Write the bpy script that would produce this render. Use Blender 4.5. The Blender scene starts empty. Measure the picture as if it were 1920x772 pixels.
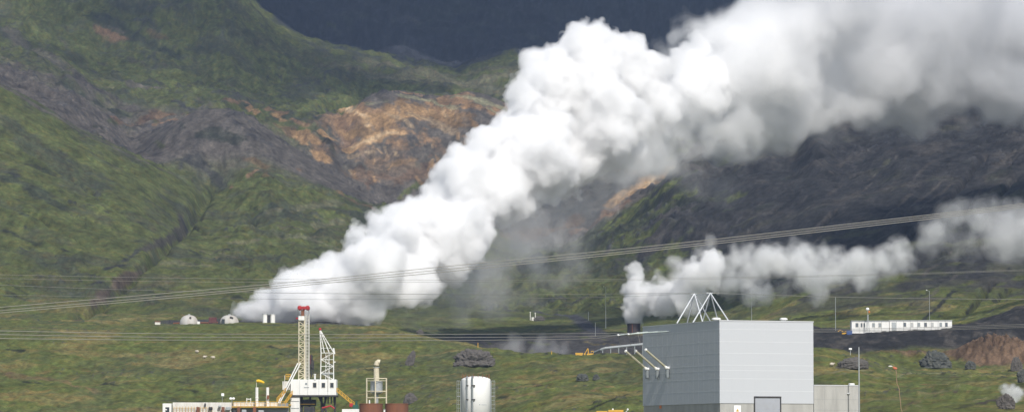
import bpy, bmesh, math, random
import numpy as np
import openvdb
from mathutils import Vector, Matrix

rng = np.random.default_rng(7)
random.seed(7)
S = bpy.context.scene
COL = S.collection

# ---------------------------------------------------------------- camera
FPX = 7292.0            # focal length in pixels of the 1920 px wide photograph
HORIZON = 865.0         # the horizon lies below the lower edge of the picture
PITCH = math.atan((HORIZON - 386.0) / FPX)
CZ = 3.0                # eye height
CA, SA = math.cos(PITCH), math.sin(PITCH)

def W(px, py, Y):
    """World point seen at photograph pixel (px, py) standing Y metres away."""
    u, v = (px - 960.0) / FPX, (386.0 - py) / FPX
    t = Y / (CA - v * SA)
    return Vector((u * t, Y, CZ + t * (SA + v * CA)))

def proj(x, y, z):
    z = z - CZ
    d = y * CA + z * SA
    return 960.0 + FPX * x / d, 386.0 - FPX * (z * CA - y * SA) / d

def mpp(Y):              # metres per photograph pixel at that distance
    return Y / FPX

cam = bpy.data.cameras.new('camera')
cam.sensor_width = 36.0
cam.lens = 36.0 * FPX / 1920.0
cam.clip_start = 1.0
cam.clip_end = 60000.0
camo = bpy.data.objects.new('camera', cam)
camo.location = (0, 0, CZ)
camo.rotation_euler = (math.pi / 2 + PITCH, 0, 0)
COL.objects.link(camo)
S.camera = camo

# ---------------------------------------------------------------- objects and tags
def tag(o, label=None, cat=None, group=None, kind=None):
    if label: o['label'] = label
    if cat: o['category'] = cat
    if group: o['group'] = group
    if kind: o['kind'] = kind
    return o

def empty(name, loc, rz=0.0, **kw):
    o = bpy.data.objects.new(name, None)
    o.empty_display_size = 1.0
    o.location = loc
    o.rotation_euler = (0, 0, rz)
    COL.objects.link(o)
    return tag(o, **kw)

def mesh_from_arrays(name, verts, faces, mat, parent=None, smooth=True):
    me = bpy.data.meshes.new(name)
    verts = np.asarray(verts, dtype=np.float32)
    faces = np.asarray(faces, dtype=np.int32)
    n = faces.shape[1]
    me.vertices.add(len(verts)); me.vertices.foreach_set('co', verts.ravel())
    me.loops.add(faces.size); me.loops.foreach_set('vertex_index', faces.ravel())
    me.polygons.add(len(faces))
    me.polygons.foreach_set('loop_start', np.arange(0, faces.size, n, dtype=np.int32))
    me.polygons.foreach_set('loop_total', np.full(len(faces), n, dtype=np.int32))
    me.polygons.foreach_set('use_smooth', np.full(len(faces), smooth, dtype=bool))
    me.update(); me.validate()
    o = bpy.data.objects.new(name, me)
    if mat: me.materials.append(mat)
    if parent: o.parent = parent
    COL.objects.link(o)
    return o

class MB:
    """Collects shapes into one bmesh; build() links it as ONE mesh object."""
    def __init__(self): self.bm = bmesh.new()
    def box(self, x0, x1, y0, y1, z0, z1, rot=0.0, bevel=0.0, about=None):
        m = Matrix.Translation(((x0 + x1) / 2, (y0 + y1) / 2, (z0 + z1) / 2))
        r = bmesh.ops.create_cube(self.bm, size=1.0)
        bmesh.ops.scale(self.bm, verts=r['verts'], vec=(abs(x1 - x0), abs(y1 - y0), abs(z1 - z0)))
        if bevel > 0:
            es = list({e for v in r['verts'] for e in v.link_edges})
            g = bmesh.ops.bevel(self.bm, geom=es, offset=bevel, segments=1, affect='EDGES')
            vs = list({v for f in g['faces'] for v in f.verts} | {v for v in r['verts'] if v.is_valid})
        else:
            vs = r['verts']
        bmesh.ops.transform(self.bm, matrix=m, verts=vs)
        if rot: bmesh.ops.rotate(self.bm, verts=vs, cent=about or m.translation, matrix=Matrix.Rotation(rot, 3, 'Z'))
        return self
    def tube(self, a, b, r, r2=None, seg=8):
        a, b = Vector(a), Vector(b)
        d = b - a
        L = d.length
        if L < 1e-6: return self
        g = bmesh.ops.create_cone(self.bm, cap_ends=True, segments=seg, radius1=r, radius2=r if r2 is None else r2, depth=L)
        q = d.to_track_quat('Z', 'Y').to_matrix().to_4x4()
        bmesh.ops.transform(self.bm, matrix=Matrix.Translation((a + b) / 2) @ q, verts=g['verts'])
        return self
    def path(self, pts, r, seg=8):
        pts = [Vector(p) for p in pts]
        rings = []
        for i, p in enumerate(pts):
            d = (pts[min(i + 1, len(pts) - 1)] - pts[max(i - 1, 0)]).normalized()
            q = d.to_track_quat('Z', 'Y').to_matrix()
            rr = r[i] if isinstance(r, (list, tuple)) else r
            rings.append([self.bm.verts.new(p + q @ Vector((rr * math.cos(2 * math.pi * k / seg), rr * math.sin(2 * math.pi * k / seg), 0))) for k in range(seg)])
        for A, B in zip(rings, rings[1:]):
            for k in range(seg):
                self.bm.faces.new((A[k], A[(k + 1) % seg], B[(k + 1) % seg], B[k]))
        self.bm.faces.new(rings[0][::-1]); self.bm.faces.new(rings[-1])
        return self
    def lathe(self, c, prof, seg=24, cap=True):
        c = Vector(c)
        rings = [[self.bm.verts.new(c + Vector((r * math.cos(2 * math.pi * k / seg), r * math.sin(2 * math.pi * k / seg), z))) for k in range(seg)] for r, z in prof]
        for A, B in zip(rings, rings[1:]):
            for k in range(seg):
                self.bm.faces.new((A[k], A[(k + 1) % seg], B[(k + 1) % seg], B[k]))
        if cap:
            self.bm.faces.new(rings[0][::-1]); self.bm.faces.new(rings[-1])
        return self
    def prism(self, pts, y0, y1):
        """polygon in x,z extruded along y"""
        A = [self.bm.verts.new((x, y0, z)) for x, z in pts]
        B = [self.bm.verts.new((x, y1, z)) for x, z in pts]
        n = len(pts)
        self.bm.faces.new(A); self.bm.faces.new(B[::-1])
        for k in range(n):
            self.bm.faces.new((A[k], B[k], B[(k + 1) % n], A[(k + 1) % n]))
        return self
    def ball(self, c, r, sub=2, scale=(1, 1, 1)):
        g = bmesh.ops.create_icosphere(self.bm, subdivisions=sub, radius=r)
        bmesh.ops.scale(self.bm, verts=g['verts'], vec=scale)
        bmesh.ops.translate(self.bm, verts=g['verts'], vec=c)
        return self
    def build(self, name, mat, parent=None, smooth=False):
        bmesh.ops.recalc_face_normals(self.bm, faces=self.bm.faces)
        me = bpy.data.meshes.new(name)
        self.bm.to_mesh(me); self.bm.free()
        if smooth:
            me.polygons.foreach_set('use_smooth', np.ones(len(me.polygons), dtype=bool))
        me.materials.append(mat)
        o = bpy.data.objects.new(name, me)
        if parent: o.parent = parent
        COL.objects.link(o)
        return o

def copy_tree(o, parent=None):
    c = o.copy(); COL.objects.link(c)
    if parent: c.parent = parent
    for ch in list(o.children): copy_tree(ch, c)
    return c

# ---------------------------------------------------------------- noise
def _hash(ix, iy, iz):
    h = (ix.astype(np.uint32) * np.uint32(374761393) + iy.astype(np.uint32) * np.uint32(668265263) + iz.astype(np.uint32) * np.uint32(2147483647 - 77)) & np.uint32(0xffffffff)
    h = (h ^ (h >> np.uint32(13))) * np.uint32(1274126177)
    h = h ^ (h >> np.uint32(16))
    return h

def noise2(x, y, seed=0):
    """gradient noise in the plane, about -1..1"""
    xi, yi = np.floor(x), np.floor(y)
    fx, fy = (x - xi).astype(np.float32), (y - yi).astype(np.float32)
    xi, yi = xi.astype(np.int64), yi.astype(np.int64)
    u = fx * fx * fx * (fx * (fx * 6 - 15) + 10)
    v = fy * fy * fy * (fy * (fy * 6 - 15) + 10)
    s = np.int64(seed)
    def g(ax, ay, dx, dy):
        h = _hash((xi + ax) & 0xffffffff, (yi + ay) & 0xffffffff, np.full(1, (s * 7919 + 17) & 0xffffffff))
        a = h.astype(np.float32) * np.float32(2 * math.pi / 4294967296.0)
        return np.cos(a) * dx + np.sin(a) * dy
    n00 = g(0, 0, fx, fy); n10 = g(1, 0, fx - 1, fy)
    n01 = g(0, 1, fx, fy - 1); n11 = g(1, 1, fx - 1, fy - 1)
    a = n00 + u * (n10 - n00); b = n01 + u * (n11 - n01)
    return (a + v * (b - a)) * 1.5

def fbm2(x, y, octaves=4, seed=0, gain=0.5, lac=2.03, ridged=False):
    out = 0; amp = 1.0; tot = 0
    for i in range(octaves):
        n = noise2(x, y, seed + i * 13)
        if ridged: n = 1.0 - 2.0 * np.abs(n)
        out = out + amp * n; tot += amp
        x = x * lac + 13.7; y = y * lac - 7.3; amp *= gain
    return (out - out.mean()) / (out.std() + 1e-6) * 0.42

def pchip(xk, yk, x):
    xk = np.asarray(xk, float); yk = np.asarray(yk, float)
    h = np.diff(xk); d = np.diff(yk) / h
    m = np.zeros(len(xk))
    for i in range(1, len(xk) - 1):
        if d[i - 1] * d[i] > 0:
            w1, w2 = 2 * h[i] + h[i - 1], h[i] + 2 * h[i - 1]
            m[i] = (w1 + w2) / (w1 / d[i - 1] + w2 / d[i])
    m[0], m[-1] = d[0], d[-1]
    x = np.clip(x, xk[0], xk[-1])
    i = np.clip(np.searchsorted(xk, x, side='right') - 1, 0, len(xk) - 2)
    t = (x - xk[i]) / h[i]
    return ((2 * t**3 - 3 * t**2 + 1) * yk[i] + (t**3 - 2 * t**2 + t) * h[i] * m[i] + (-2 * t**3 + 3 * t**2) * yk[i + 1] + (t**3 - t**2) * h[i] * m[i + 1])

def sstep(a, b, x):
    t = np.clip((x - a) / (b - a), 0, 1)
    return t * t * (3 - 2 * t)

# ---------------------------------------------------------------- materials
def mat_new(name):
    m = bpy.data.materials.new(name); m.use_nodes = True
    nt = m.node_tree
    b = nt.nodes['Principled BSDF']
    return m, nt, b

def paint(name, col, rough=0.55, metal=0.0, dirt=0.25, scale=0.8, dirt_col=(0.18, 0.14, 0.1), bump=0.0, streak=False, spec=0.4):
    """painted or bare surface with procedural wear in object space"""
    m, nt, b = mat_new(name)
    tc = nt.nodes.new('ShaderNodeTexCoord')
    mp = nt.nodes.new('ShaderNodeMapping')
    mp.inputs['Scale'].default_value = (1, 1, 0.18) if streak else (1, 1, 1)
    nt.links.new(tc.outputs['Object'], mp.inputs['Vector'])
    n = nt.nodes.new('ShaderNodeTexNoise'); n.inputs['Scale'].default_value = scale; n.inputs['Detail'].default_value = 6; n.inputs['Roughness'].default_value = 0.65
    nt.links.new(mp.outputs['Vector'], n.inputs['Vector'])
    r = nt.nodes.new('ShaderNodeValToRGB')
    r.color_ramp.elements[0].position = 0.42; r.color_ramp.elements[0].color = (0, 0, 0, 1)
    r.color_ramp.elements[1].position = 0.78; r.color_ramp.elements[1].color = (dirt, dirt, dirt, 1)
    nt.links.new(n.outputs['Fac'], r.inputs['Fac'])
    mx = nt.nodes.new('ShaderNodeMix'); mx.data_type = 'RGBA'
    mx.inputs[6].default_value = (*col, 1); mx.inputs[7].default_value = (*dirt_col, 1)
    nt.links.new(r.outputs['Color'], mx.inputs[0])
    nt.links.new(mx.outputs[2], b.inputs['Base Color'])
    b.inputs['Roughness'].default_value = rough
    b.inputs['Metallic'].default_value = metal
    b.inputs['Specular IOR Level'].default_value = spec
    if bump:
        bp = nt.nodes.new('ShaderNodeBump'); bp.inputs['Strength'].default_value = bump; bp.inputs['Distance'].default_value = 0.1
        nt.links.new(n.outputs['Fac'], bp.inputs['Height']); nt.links.new(bp.outputs['Normal'], b.inputs['Normal'])
    return m

def volume_mat(name, col, dens, aniso=0.0):
    m = bpy.data.materials.new(name); m.use_nodes = True
    nt = m.node_tree
    nt.nodes.remove(nt.nodes['Principled BSDF'])
    v = nt.nodes.new('ShaderNodeVolumePrincipled')
    v.inputs['Color'].default_value = (*col, 1)
    v.inputs['Density'].default_value = dens
    v.inputs['Anisotropy'].default_value = aniso
    nt.links.new(v.outputs['Volume'], nt.nodes['Material Output'].inputs['Volume'])
    return m
# ---------------------------------------------------------------- daylight
SUN_EL, SUN_AZ = math.radians(43.0), math.radians(162.0)   # azimuth clockwise from +Y, so the sun stands behind the camera
w = bpy.data.worlds.new('World'); S.world = w; w.use_nodes = True
nt = w.node_tree
sky = nt.nodes.new('ShaderNodeTexSky'); sky.sky_type = 'NISHITA'; sky.sun_disc = False
sky.sun_elevation = SUN_EL; sky.sun_rotation = SUN_AZ
hs = nt.nodes.new('ShaderNodeHueSaturation'); hs.inputs['Saturation'].default_value = 0.62     # broken cloud whitens the blue of the sky
nt.links.new(sky.outputs['Color'], hs.inputs['Color'])
nt.links.new(hs.outputs['Color'], nt.nodes['Background'].inputs['Color'])
nt.nodes['Background'].inputs['Strength'].default_value = 0.10
sl = bpy.data.lights.new('sun', 'SUN'); sl.energy = 3.6; sl.angle = math.radians(0.5); sl.color = (1.0, 0.955, 0.89)
so = bpy.data.objects.new('sun', sl)
to_sun = Vector((math.sin(SUN_AZ) * math.cos(SUN_EL), math.cos(SUN_AZ) * math.cos(SUN_EL), math.sin(SUN_EL)))
so.rotation_euler = to_sun.to_track_quat('Z', 'Y').to_euler()
so.location = (0, -50, 400)
COL.objects.link(so)
S.render.engine = 'CYCLES'
S.view_settings.view_transform = 'Standard'; S.view_settings.look = 'None'
S.view_settings.exposure = 0.27; S.view_settings.gamma = 1.0; S.view_settings.use_curve_mapping = False
cy = S.cycles
cy.use_denoising = True; cy.denoiser = 'OPENIMAGEDENOISE'
cy.max_bounces = 24; cy.volume_bounces = 24; cy.diffuse_bounces = 2; cy.glossy_bounces = 2; cy.transmission_bounces = 2; cy.transparent_max_bounces = 512
cy.use_adaptive_sampling = True; cy.adaptive_threshold = 0.012
cy.caustics_reflective = False; cy.caustics_refractive = False
# ---------------------------------------------------------------- terrain: a loft through ridge, dip and foot lines
# each line: (bearing as photo column, distance in metres, height as photo row at that distance)
LINES = [
 # open ground between the viewer and the site
 [(-400, 60, 1240), (2320, 60, 1240)],
 [(-400, 600, 838), (1000, 600, 838), (1250, 600, 834), (2320, 600, 822)],
 # foot of the grass bank / bottom edge of the picture
 [(-400, 1180, 812), (500, 1180, 812), (700, 1140, 812), (880, 1000, 806), (1100, 900, 806), (1220, 850, 806), (1500, 800, 800), (1640, 770, 778), (1920, 760, 776), (2320, 760, 774)],
 # middle of the bank
 [(-400, 1330, 720), (300, 1330, 712), (560, 1320, 706), (760, 1300, 704), (900, 1250, 712), (1050, 1180, 722), (1220, 1120, 728), (1500, 1050, 722), (1640, 1000, 728), (1800, 980, 726), (1920, 960, 726), (2320, 960, 722)],
 # crest of the bank, then the grass flat to the right
 [(-400, 1490, 610), (0, 1490, 611), (300, 1500, 608), (560, 1490, 609), (700, 1480, 613), (800, 1450, 632), (900, 1420, 650), (1020, 1380, 667), (1200, 1320, 672), (1350, 1260, 668), (1480, 1200, 652), (1540, 1190, 655), (1610, 1200, 672), (1700, 1230, 688), (1800, 1235, 688), (1920, 1240, 690), (2320, 1240, 690)],
 # pad behind the crest, gravel pit floor, foot of the dark embankment
 [(-400, 1540, 608), (0, 1540, 609), (300, 1545, 606), (560, 1545, 607), (700, 1540, 615), (800, 1530, 640), (900, 1520, 662), (1020, 1500, 674), (1200, 1480, 676), (1350, 1400, 672), (1540, 1300, 664), (1700, 1310, 664), (1800, 1310, 660), (1920, 1310, 655), (2320, 1310, 650)],
 # rim of the pit, top of the embankment
 [(-400, 1620, 604), (0, 1620, 603), (300, 1620, 602), (560, 1620, 604), (700, 1640, 612), (800, 1690, 628), (900, 1700, 634), (1000, 1700, 633), (1200, 1660, 629), (1350, 1500, 628), (1540, 1350, 624.5), (1700, 1350, 623.5), (1740, 1350, 621.5), (1785, 1350, 612), (1850, 1350, 609), (1920, 1350, 606), (2320, 1350, 600)],
 # plain to the foot of the slopes
 [(-400, 1720, 590), (0, 1720, 592), (300, 1720, 594), (560, 1760, 594), (700, 1850, 594), (850, 1950, 578), (1000, 1950, 588), (1100, 1900, 592), (1200, 1850, 596), (1350, 1700, 606), (1540, 1480, 617), (1700, 1430, 616), (1790, 1420, 606), (1850, 1440, 590), (1920, 1450, 565), (2320, 1450, 500)],
 # first rise
 [(-400, 1900, 470), (0, 1900, 478), (150, 1900, 500), (300, 1880, 520), (560, 1950, 520), (700, 2050, 540), (850, 2150, 550), (1000, 2100, 565), (1100, 2050, 572), (1200, 2000, 574), (1350, 1850, 575), (1540, 1650, 570), (1700, 1600, 560), (1800, 1590, 552), (1920, 1600, 545), (2320, 1600, 470)],
 # middle of the green slope, gully, green spur; lower dark slope on the right
 [(-400, 2120, 260), (0, 2120, 310), (150, 2120, 360), (250, 2130, 390), (340, 2150, 432), (400, 2170, 440), (560, 2200, 440), (700, 2240, 450), (850, 2300, 500), (1000, 2230, 520), (1100, 2200, 520), (1200, 2180, 500), (1350, 2100, 470), (1540, 2000, 440), (1700, 1950, 420), (1920, 1950, 380), (2320, 1950, 320)],
 # crest of the green slope; spur; ridge of the dark slope
 [(-400, 2300, 40), (0, 2300, 164), (60, 2320, 190), (120, 2330, 226), (190, 2345, 262), (250, 2360, 292), (320, 2380, 325), (400, 2400, 362), (440, 2415, 352), (490, 2430, 334), (560, 2440, 352), (640, 2450, 374), (740, 2480, 400), (850, 2480, 440), (960, 2430, 482), (1010, 2400, 478), (1100, 2440, 446), (1200, 2500, 392), (1300, 2560, 304), (1360, 2600, 288), (1420, 2640, 262), (1480, 2680, 232), (1540, 2710, 186), (1575, 2720, 200), (1620, 2730, 205), (1700, 2740, 190), (1800, 2780, 178), (1920, 2800, 148), (2320, 2850, 60)],
 # hollow behind
 [(-400, 2420, 60), (0, 2440, 176), (120, 2450, 232), (250, 2450, 300), (320, 2460, 335), (400, 2470, 368), (490, 2480, 338), (560, 2490, 355), (640, 2510, 378), (740, 2560, 402), (850, 2580, 425), (960, 2560, 460), (1010, 2540, 480), (1100, 2570, 450), (1200, 2620, 394), (1300, 2680, 305), (1420, 2760, 270), (1540, 2850, 200), (1700, 2860, 205), (1920, 2920, 165), (2320, 2960, 80)],
 # brown scree cone
 [(-400, 2620, 30), (0, 2640, 150), (120, 2640, 190), (200, 2650, 240), (250, 2660, 285), (290, 2670, 258), (330, 2680, 226), (365, 2690, 208), (395, 2700, 203), (430, 2700, 208), (470, 2700, 225), (520, 2690, 258), (600, 2680, 312), (680, 2670, 358), (730, 2665, 384), (850, 2700, 400), (1000, 2760, 400), (1100, 2780, 380), (1200, 2820, 345), (1300, 2860, 320), (1420, 2900, 290), (1540, 2960, 225), (1700, 2980, 215), (1920, 3020, 175), (2320, 3060, 90)],
 # hollow behind the cone
 [(-400, 2740, 20), (0, 2760, 140), (120, 2760, 175), (250, 2780, 250), (330, 2780, 235), (395, 2800, 222), (470, 2800, 240), (520, 2800, 268), (600, 2800, 322), (680, 2790, 366), (730, 2780, 388), (850, 2800, 390), (1000, 2850, 380), (1200, 2920, 335), (1420, 2980, 285), (1540, 3040, 230), (1700, 3060, 220), (1920, 3100, 180), (2320, 3140, 95)],
 # rust coloured bank and ochre knob
 [(-400, 3000, 0), (0, 3000, 90), (120, 3000, 120), (250, 3000, 175), (395, 2980, 185), (470, 2980, 200), (560, 2980, 222), (640, 3000, 212), (680, 3020, 186), (710, 3040, 176), (745, 3050, 171), (790, 3060, 177), (830, 3060, 180), (870, 3065, 171), (910, 3060, 178), (950, 3060, 192), (1050, 3060, 250), (1150, 3060, 310), (1250, 3060, 305), (1350, 3100, 290), (1540, 3150, 235), (1700, 3160, 225), (1920, 3200, 190), (2320, 3240, 100)],
 # dip behind the knob
 [(-400, 3120, -10), (0, 3120, 70), (250, 3120, 150), (395, 3100, 170), (560, 3100, 205), (640, 3120, 205), (745, 3180, 186), (870, 3180, 188), (950, 3180, 200), (1050, 3180, 240), (1250, 3180, 305), (1540, 3260, 240), (1920, 3300, 200), (2320, 3340, 110)],
 # long green shoulder
 [(-400, 3600, -240), (0, 3600, -110), (300, 3600, -60), (430, 3600, -30), (480, 3600, 8), (530, 3590, 48), (570, 3580, 72), (640, 3580, 92), (720, 3580, 104), (800, 3600, 120), (850, 3610, 121), (900, 3610, 112), (955, 3620, 98), (1010, 3630, 104), (1100, 3650, 150), (1300, 3650, 220), (1920, 3650, 220), (2320, 3650, 180)],
 # foot of the far mountain
 [(-400, 3760, -230), (0, 3760, -100), (300, 3760, -50), (480, 3760, 25), (570, 3750, 88), (720, 3760, 116), (850, 3780, 128), (955, 3800, 108), (1010, 3800, 116), (1100, 3820, 155), (1300, 3820, 215), (1920, 3820, 215), (2320, 3820, 190)],
 [(-400, 4300, -420), (500, 4300, -180), (1000, 4300, -70), (1500, 4300, -80), (2320, 4300, -120)],
 [(-400, 5200, -900), (500, 5200, -620), (1000, 5200, -520), (1500, 5200, -540), (2320, 5200, -620)],
 [(-400, 5450, -820), (500, 5450, -560), (1000, 5450, -470), (1500, 5450, -490), (2320, 5450, -560)],
]
NCOL = 1150
PXC = np.linspace(-380, 2300, NCOL)
YR = np.concatenate([np.linspace(60, 600, 20, endpoint=False), np.linspace(600, 960, 70, endpoint=False), np.linspace(960, 1560, 420, endpoint=False),
                     np.linspace(1560, 2000, 200, endpoint=False), np.linspace(2000, 3250, 900, endpoint=False), np.linspace(3250, 3820, 150, endpoint=False),
                     np.linspace(3820, 5450, 170)])
NROW = len(YR)
K = len(LINES)
Yk = np.zeros((K, NCOL)); Pk = np.zeros((K, NCOL))
for k, L in enumerate(LINES):
    a = np.array(L, float)
    Yk[k] = pchip(a[:, 0], a[:, 1], PXC); Pk[k] = pchip(a[:, 0], a[:, 2], PXC)
for k in range(1, K):
    Yk[k] = np.maximum(Yk[k], Yk[k - 1] + 12)
vk = (386.0 - Pk) / FPX
Zk = CZ + Yk * (SA + vk * CA) / (CA - vk * SA)
Z = np.zeros((NROW, NCOL)); ZONE = np.zeros((NROW, NCOL))
for c in range(NCOL):
    Z[:, c] = pchip(Yk[:, c], Zk[:, c], YR)
    ZONE[:, c] = np.interp(YR, Yk[:, c], np.arange(K))
UC = (PXC - 960) / FPX / CA
X = YR[:, None] * UC[None, :]
Y = np.repeat(YR[:, None], NCOL, 1)

# relief: gullies, outcrops and hummocks
far = sstep(1600, 2000, Y)
wx = X + 18 * noise2(X / 90, Y / 140, 5); wy = Y + 25 * noise2(X / 110, Y / 90, 6)
gul = fbm2(wx / 75, wy / 210, 5, 21, 0.52, ridged=True)
hum = fbm2(X / 60, Y / 60, 5, 40, 0.5)
fine = fbm2(X / 11, Y / 13, 4, 60, 0.55)
mid = fbm2(X / 28, Y / 34, 4, 75, 0.55)
mtn = sstep(3800, 4200, Y)
slope_amp = far * (1 - 0.2 * mtn)
rill = fbm2(wx / 17, wy / 60, 4, 231, 0.58, ridged=True)
rug = fbm2(X / 6.5, Y / 9, 3, 247, 0.6)
rough_zone = sstep(9.6, 10.6, ZONE) * (1 - sstep(15.5, 16.5, ZONE))
pxa = PXC[None, :] * np.ones_like(X)
smooth_cone = sstep(11.0, 11.4, ZONE) * (1 - sstep(12.7, 13.2, ZONE)) * sstep(240, 290, pxa) * (1 - sstep(760, 860, pxa))
smooth_green = sstep(7.6, 8.4, ZONE) * (1 - sstep(10.2, 10.6, ZONE)) * (1 - sstep(380, 470, pxa))
smooth_right = sstep(8.3, 9.2, ZONE) * (1 - sstep(10.2, 10.6, ZONE)) * sstep(1330, 1450, pxa)
smooth_knob = sstep(13.0, 13.4, ZONE) * (1 - sstep(14.6, 15.0, ZONE)) * sstep(640, 700, pxa) * (1 - sstep(960, 1040, pxa))
calm = 1 - np.clip(.55 * smooth_knob + .62 * smooth_cone + .6 * smooth_green + .55 * smooth_right, 0, .7)
calm = calm * (1 - .82 * (1 - sstep(6.9, 7.7, ZONE)))
Z += slope_amp * calm * (5.2 * gul + 2.6 * hum + 1.2 * mid + 0.7 * fine + (0.6 + 0.7 * rough_zone) * rill + 0.4 * rug)
outc = sstep(0.50, 0.72, fbm2(X / 8.0, Y / 12.0, 4, 271, 0.6)) * sstep(0.15, 0.6, fbm2(X / 120, Y / 150, 4, 283, 0.55))
outc = outc * far * (1 - mtn)
Z += 1.6 * outc
lump = sstep(0.62, 0.85, fbm2(X / 3.0, Y / 4.5, 3, 291, 0.6)) * sstep(0.12, 0.5, fbm2(X / 50, Y / 60, 4, 297, 0.55)) * sstep(700, 900, Y) * (1 - far)
Z += 0.45 * lump
rightdark = sstep(9.0, 10.0, ZONE) * (1 - sstep(11.0, 12.5, ZONE)) * sstep(1180, 1330, PXC)[None, :]
gul2 = fbm2((X + 0.55 * Y) / 42 + 0.5 * noise2(X / 60, Y / 60, 8), Y / 240, 5, 91, 0.55, ridged=True)
Z += rightdark * 5.0 * gul2
crag = np.maximum(fbm2(X / 34, Y / 46, 5, 131, 0.6, ridged=True) - 0.05, 0)
cragm = sstep(10.3, 10.9, ZONE) * (1 - sstep(11.0, 12.0, ZONE)) * sstep(1250, 1330, PXC)[None, :]
Z += cragm * 16 * crag
near = sstep(700, 1000, Y) * (1 - far)
crest = 1 - .6 * np.exp(-((Y - 1500) / 60.0) ** 2)
Z += near * crest * (1.25 * hum + 0.95 * mid + 0.5 * fine)
tuss = fbm2(X / 3.4, Y / 4.6, 3, 160, 0.6)
Z += sstep(650, 900, Y) * (1 - sstep(1500, 1700, Y)) * 0.22 * tuss
# soil heap right of the site
def bump(px, Yc, hpx, rx, ry, p=1.0):
    c = W(px, 700, Yc)
    d = ((X - c.x) / (rx * mpp(Yc))) ** 2 + ((Y - Yc) / ry) ** 2
    return hpx * mpp(Yc) * np.exp(-d ** p)
heapm = bump(1880, 1275, 1, 85, 24, 1.6) + bump(1700, 1278, 0.28, 75, 14, 1.6)
heapm = heapm / heapm.max()
Z += 43 * mpp(1275) * heapm * (1 + 0.27 * fbm2(X / 4.2, Y / 14, 5, 201, 0.6, ridged=True))
# gravel pad kept level for the domes
padm = sstep(250, 330, PXC)[None, :] * sstep(1512, 1530, Y) * (1 - sstep(1600, 1640, Y)) * (1 - sstep(640, 720, PXC))[None, :]
PXv, PYv = proj(X, Y, Z)

def ground(px, py=None, Yd=None, beyond=0.0):
    """point of the ground seen at a photo pixel, or at distance Yd under a photo column"""
    if Yd is None:
        c = int(np.clip(round((px - PXC[0]) / (PXC[1] - PXC[0])), 0, NCOL - 1))
        col = PYv[:, c]
        hit = np.nonzero(col <= py)[0]
        hit = hit[(hit > 10) & (YR[hit] > beyond)]
        r = hit[0] if len(hit) else NROW - 1
        return Vector((X[r, c], Y[r, c], Z[r, c]))
    x = (px - 960) / FPX / CA * Yd
    return Vector((x, Yd, height(x, Yd)))

def height(x, y):
    u = x / y
    fc = np.clip((u - UC[0]) / (UC[1] - UC[0]), 0, NCOL - 1.001); c = int(fc); tc = fc - c
    r = int(np.clip(np.searchsorted(YR, y) - 1, 0, NROW - 2)); tr = (y - YR[r]) / (YR[r + 1] - YR[r])
    return float((Z[r, c] * (1 - tc) + Z[r, c + 1] * tc) * (1 - tr) + (Z[r + 1, c] * (1 - tc) + Z[r + 1, c + 1] * tc) * tr)

def dig(pts, width, depth):
    """a gully cut along a run of photo points"""
    global PXv, PYv
    P = [ground(px, py) for px, py in pts]
    x0, x1 = min(p.x for p in P) - 80, max(p.x for p in P) + 80
    y0, y1 = min(p.y for p in P) - 80, max(p.y for p in P) + 80
    r0, r1 = np.searchsorted(YR, y0), np.searchsorted(YR, y1)
    x, y = X[r0:r1], Y[r0:r1]
    best = np.full(x.shape, 1e9)
    for A, B in zip(P, P[1:]):
        D = B - A; L2 = max(D.x ** 2 + D.y ** 2, 1e-6)
        t = np.clip(((x - A.x) * D.x + (y - A.y) * D.y) / L2, 0, 1)
        best = np.minimum(best, np.sqrt((x - A.x - t * D.x) ** 2 + .5 * (y - A.y - t * D.y) ** 2))
    wm = width * mpp(P[0].y)
    Z[r0:r1] -= depth * np.exp(-(best / wm * (1 + .35 * mid[r0:r1])) ** 2)
    PXv, PYv = proj(X, Y, Z)
dig([(405, 362), (372, 395), (345, 432), (300, 470), (255, 508), (195, 558), (150, 596)], 9, 7)
dig([(478, 412), (440, 425), (400, 440), (352, 436)], 6, 4)
for g_ in ([(1860, 530), (1835, 560), (1808, 590)], [(1888, 540), (1862, 566)], [(1700, 428), (1668, 462), (1640, 492)], [(1780, 370), (1740, 410), (1700, 450)], [(1850, 290), (1800, 350), (1760, 400)], [(1905, 330), (1870, 370)], [(1560, 400), (1520, 440)]):
    dig(g_, 6, 5)
for g_ in ([(110, 250), (200, 300), (290, 345)], [(60, 290), (150, 345), (230, 400)], [(20, 380), (110, 430), (190, 470)]):
    dig(g_, 6, 2.2)

# ---------------------------------------------------------------- what grows or lies where
C3 = np.zeros((NROW, NCOL, 3), np.float32)
G = np.zeros((NROW, NCOL), np.float32)          # how grassy
n1 = fbm2(X / 140, Y / 170, 5, 301, 0.55); n2 = fbm2(X / 38, Y / 60, 5, 322, 0.58); n3 = fbm2(X / 9, Y / 16, 4, 343, 0.6)
GRASS = np.array((0.068, 0.084, 0.027)); DULL = np.array((0.054, 0.063, 0.031)); HEATH = np.array((0.029, 0.035, 0.024)); MOSS = np.array((0.155, 0.155, 0.098))
SCREE = np.array((0.088, 0.078, 0.068)); DARK = np.array((0.028, 0.0275, 0.0275)); OCHRE = np.array((0.275, 0.175, 0.088)); PALE = np.array((0.42, 0.31, 0.19)); RUST = np.array((0.140, 0.088, 0.054))
ROCK = np.array((0.034, 0.034, 0.036)); SOIL = np.array((0.125, 0.083, 0.054)); BASALT_AND_SHADE = np.array((0.022, 0.024, 0.030)); GRAVEL = np.array((0.07, 0.067, 0.066)); STRAW = np.array((0.135, 0.115, 0.055))

def lay(mask, col, grass):
    global C3, G
    m = mask[..., None].astype(np.float32)
    C3 = C3 * (1 - m) + np.asarray(col, np.float32) * m
    G = G * (1 - mask) + grass * mask

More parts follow.
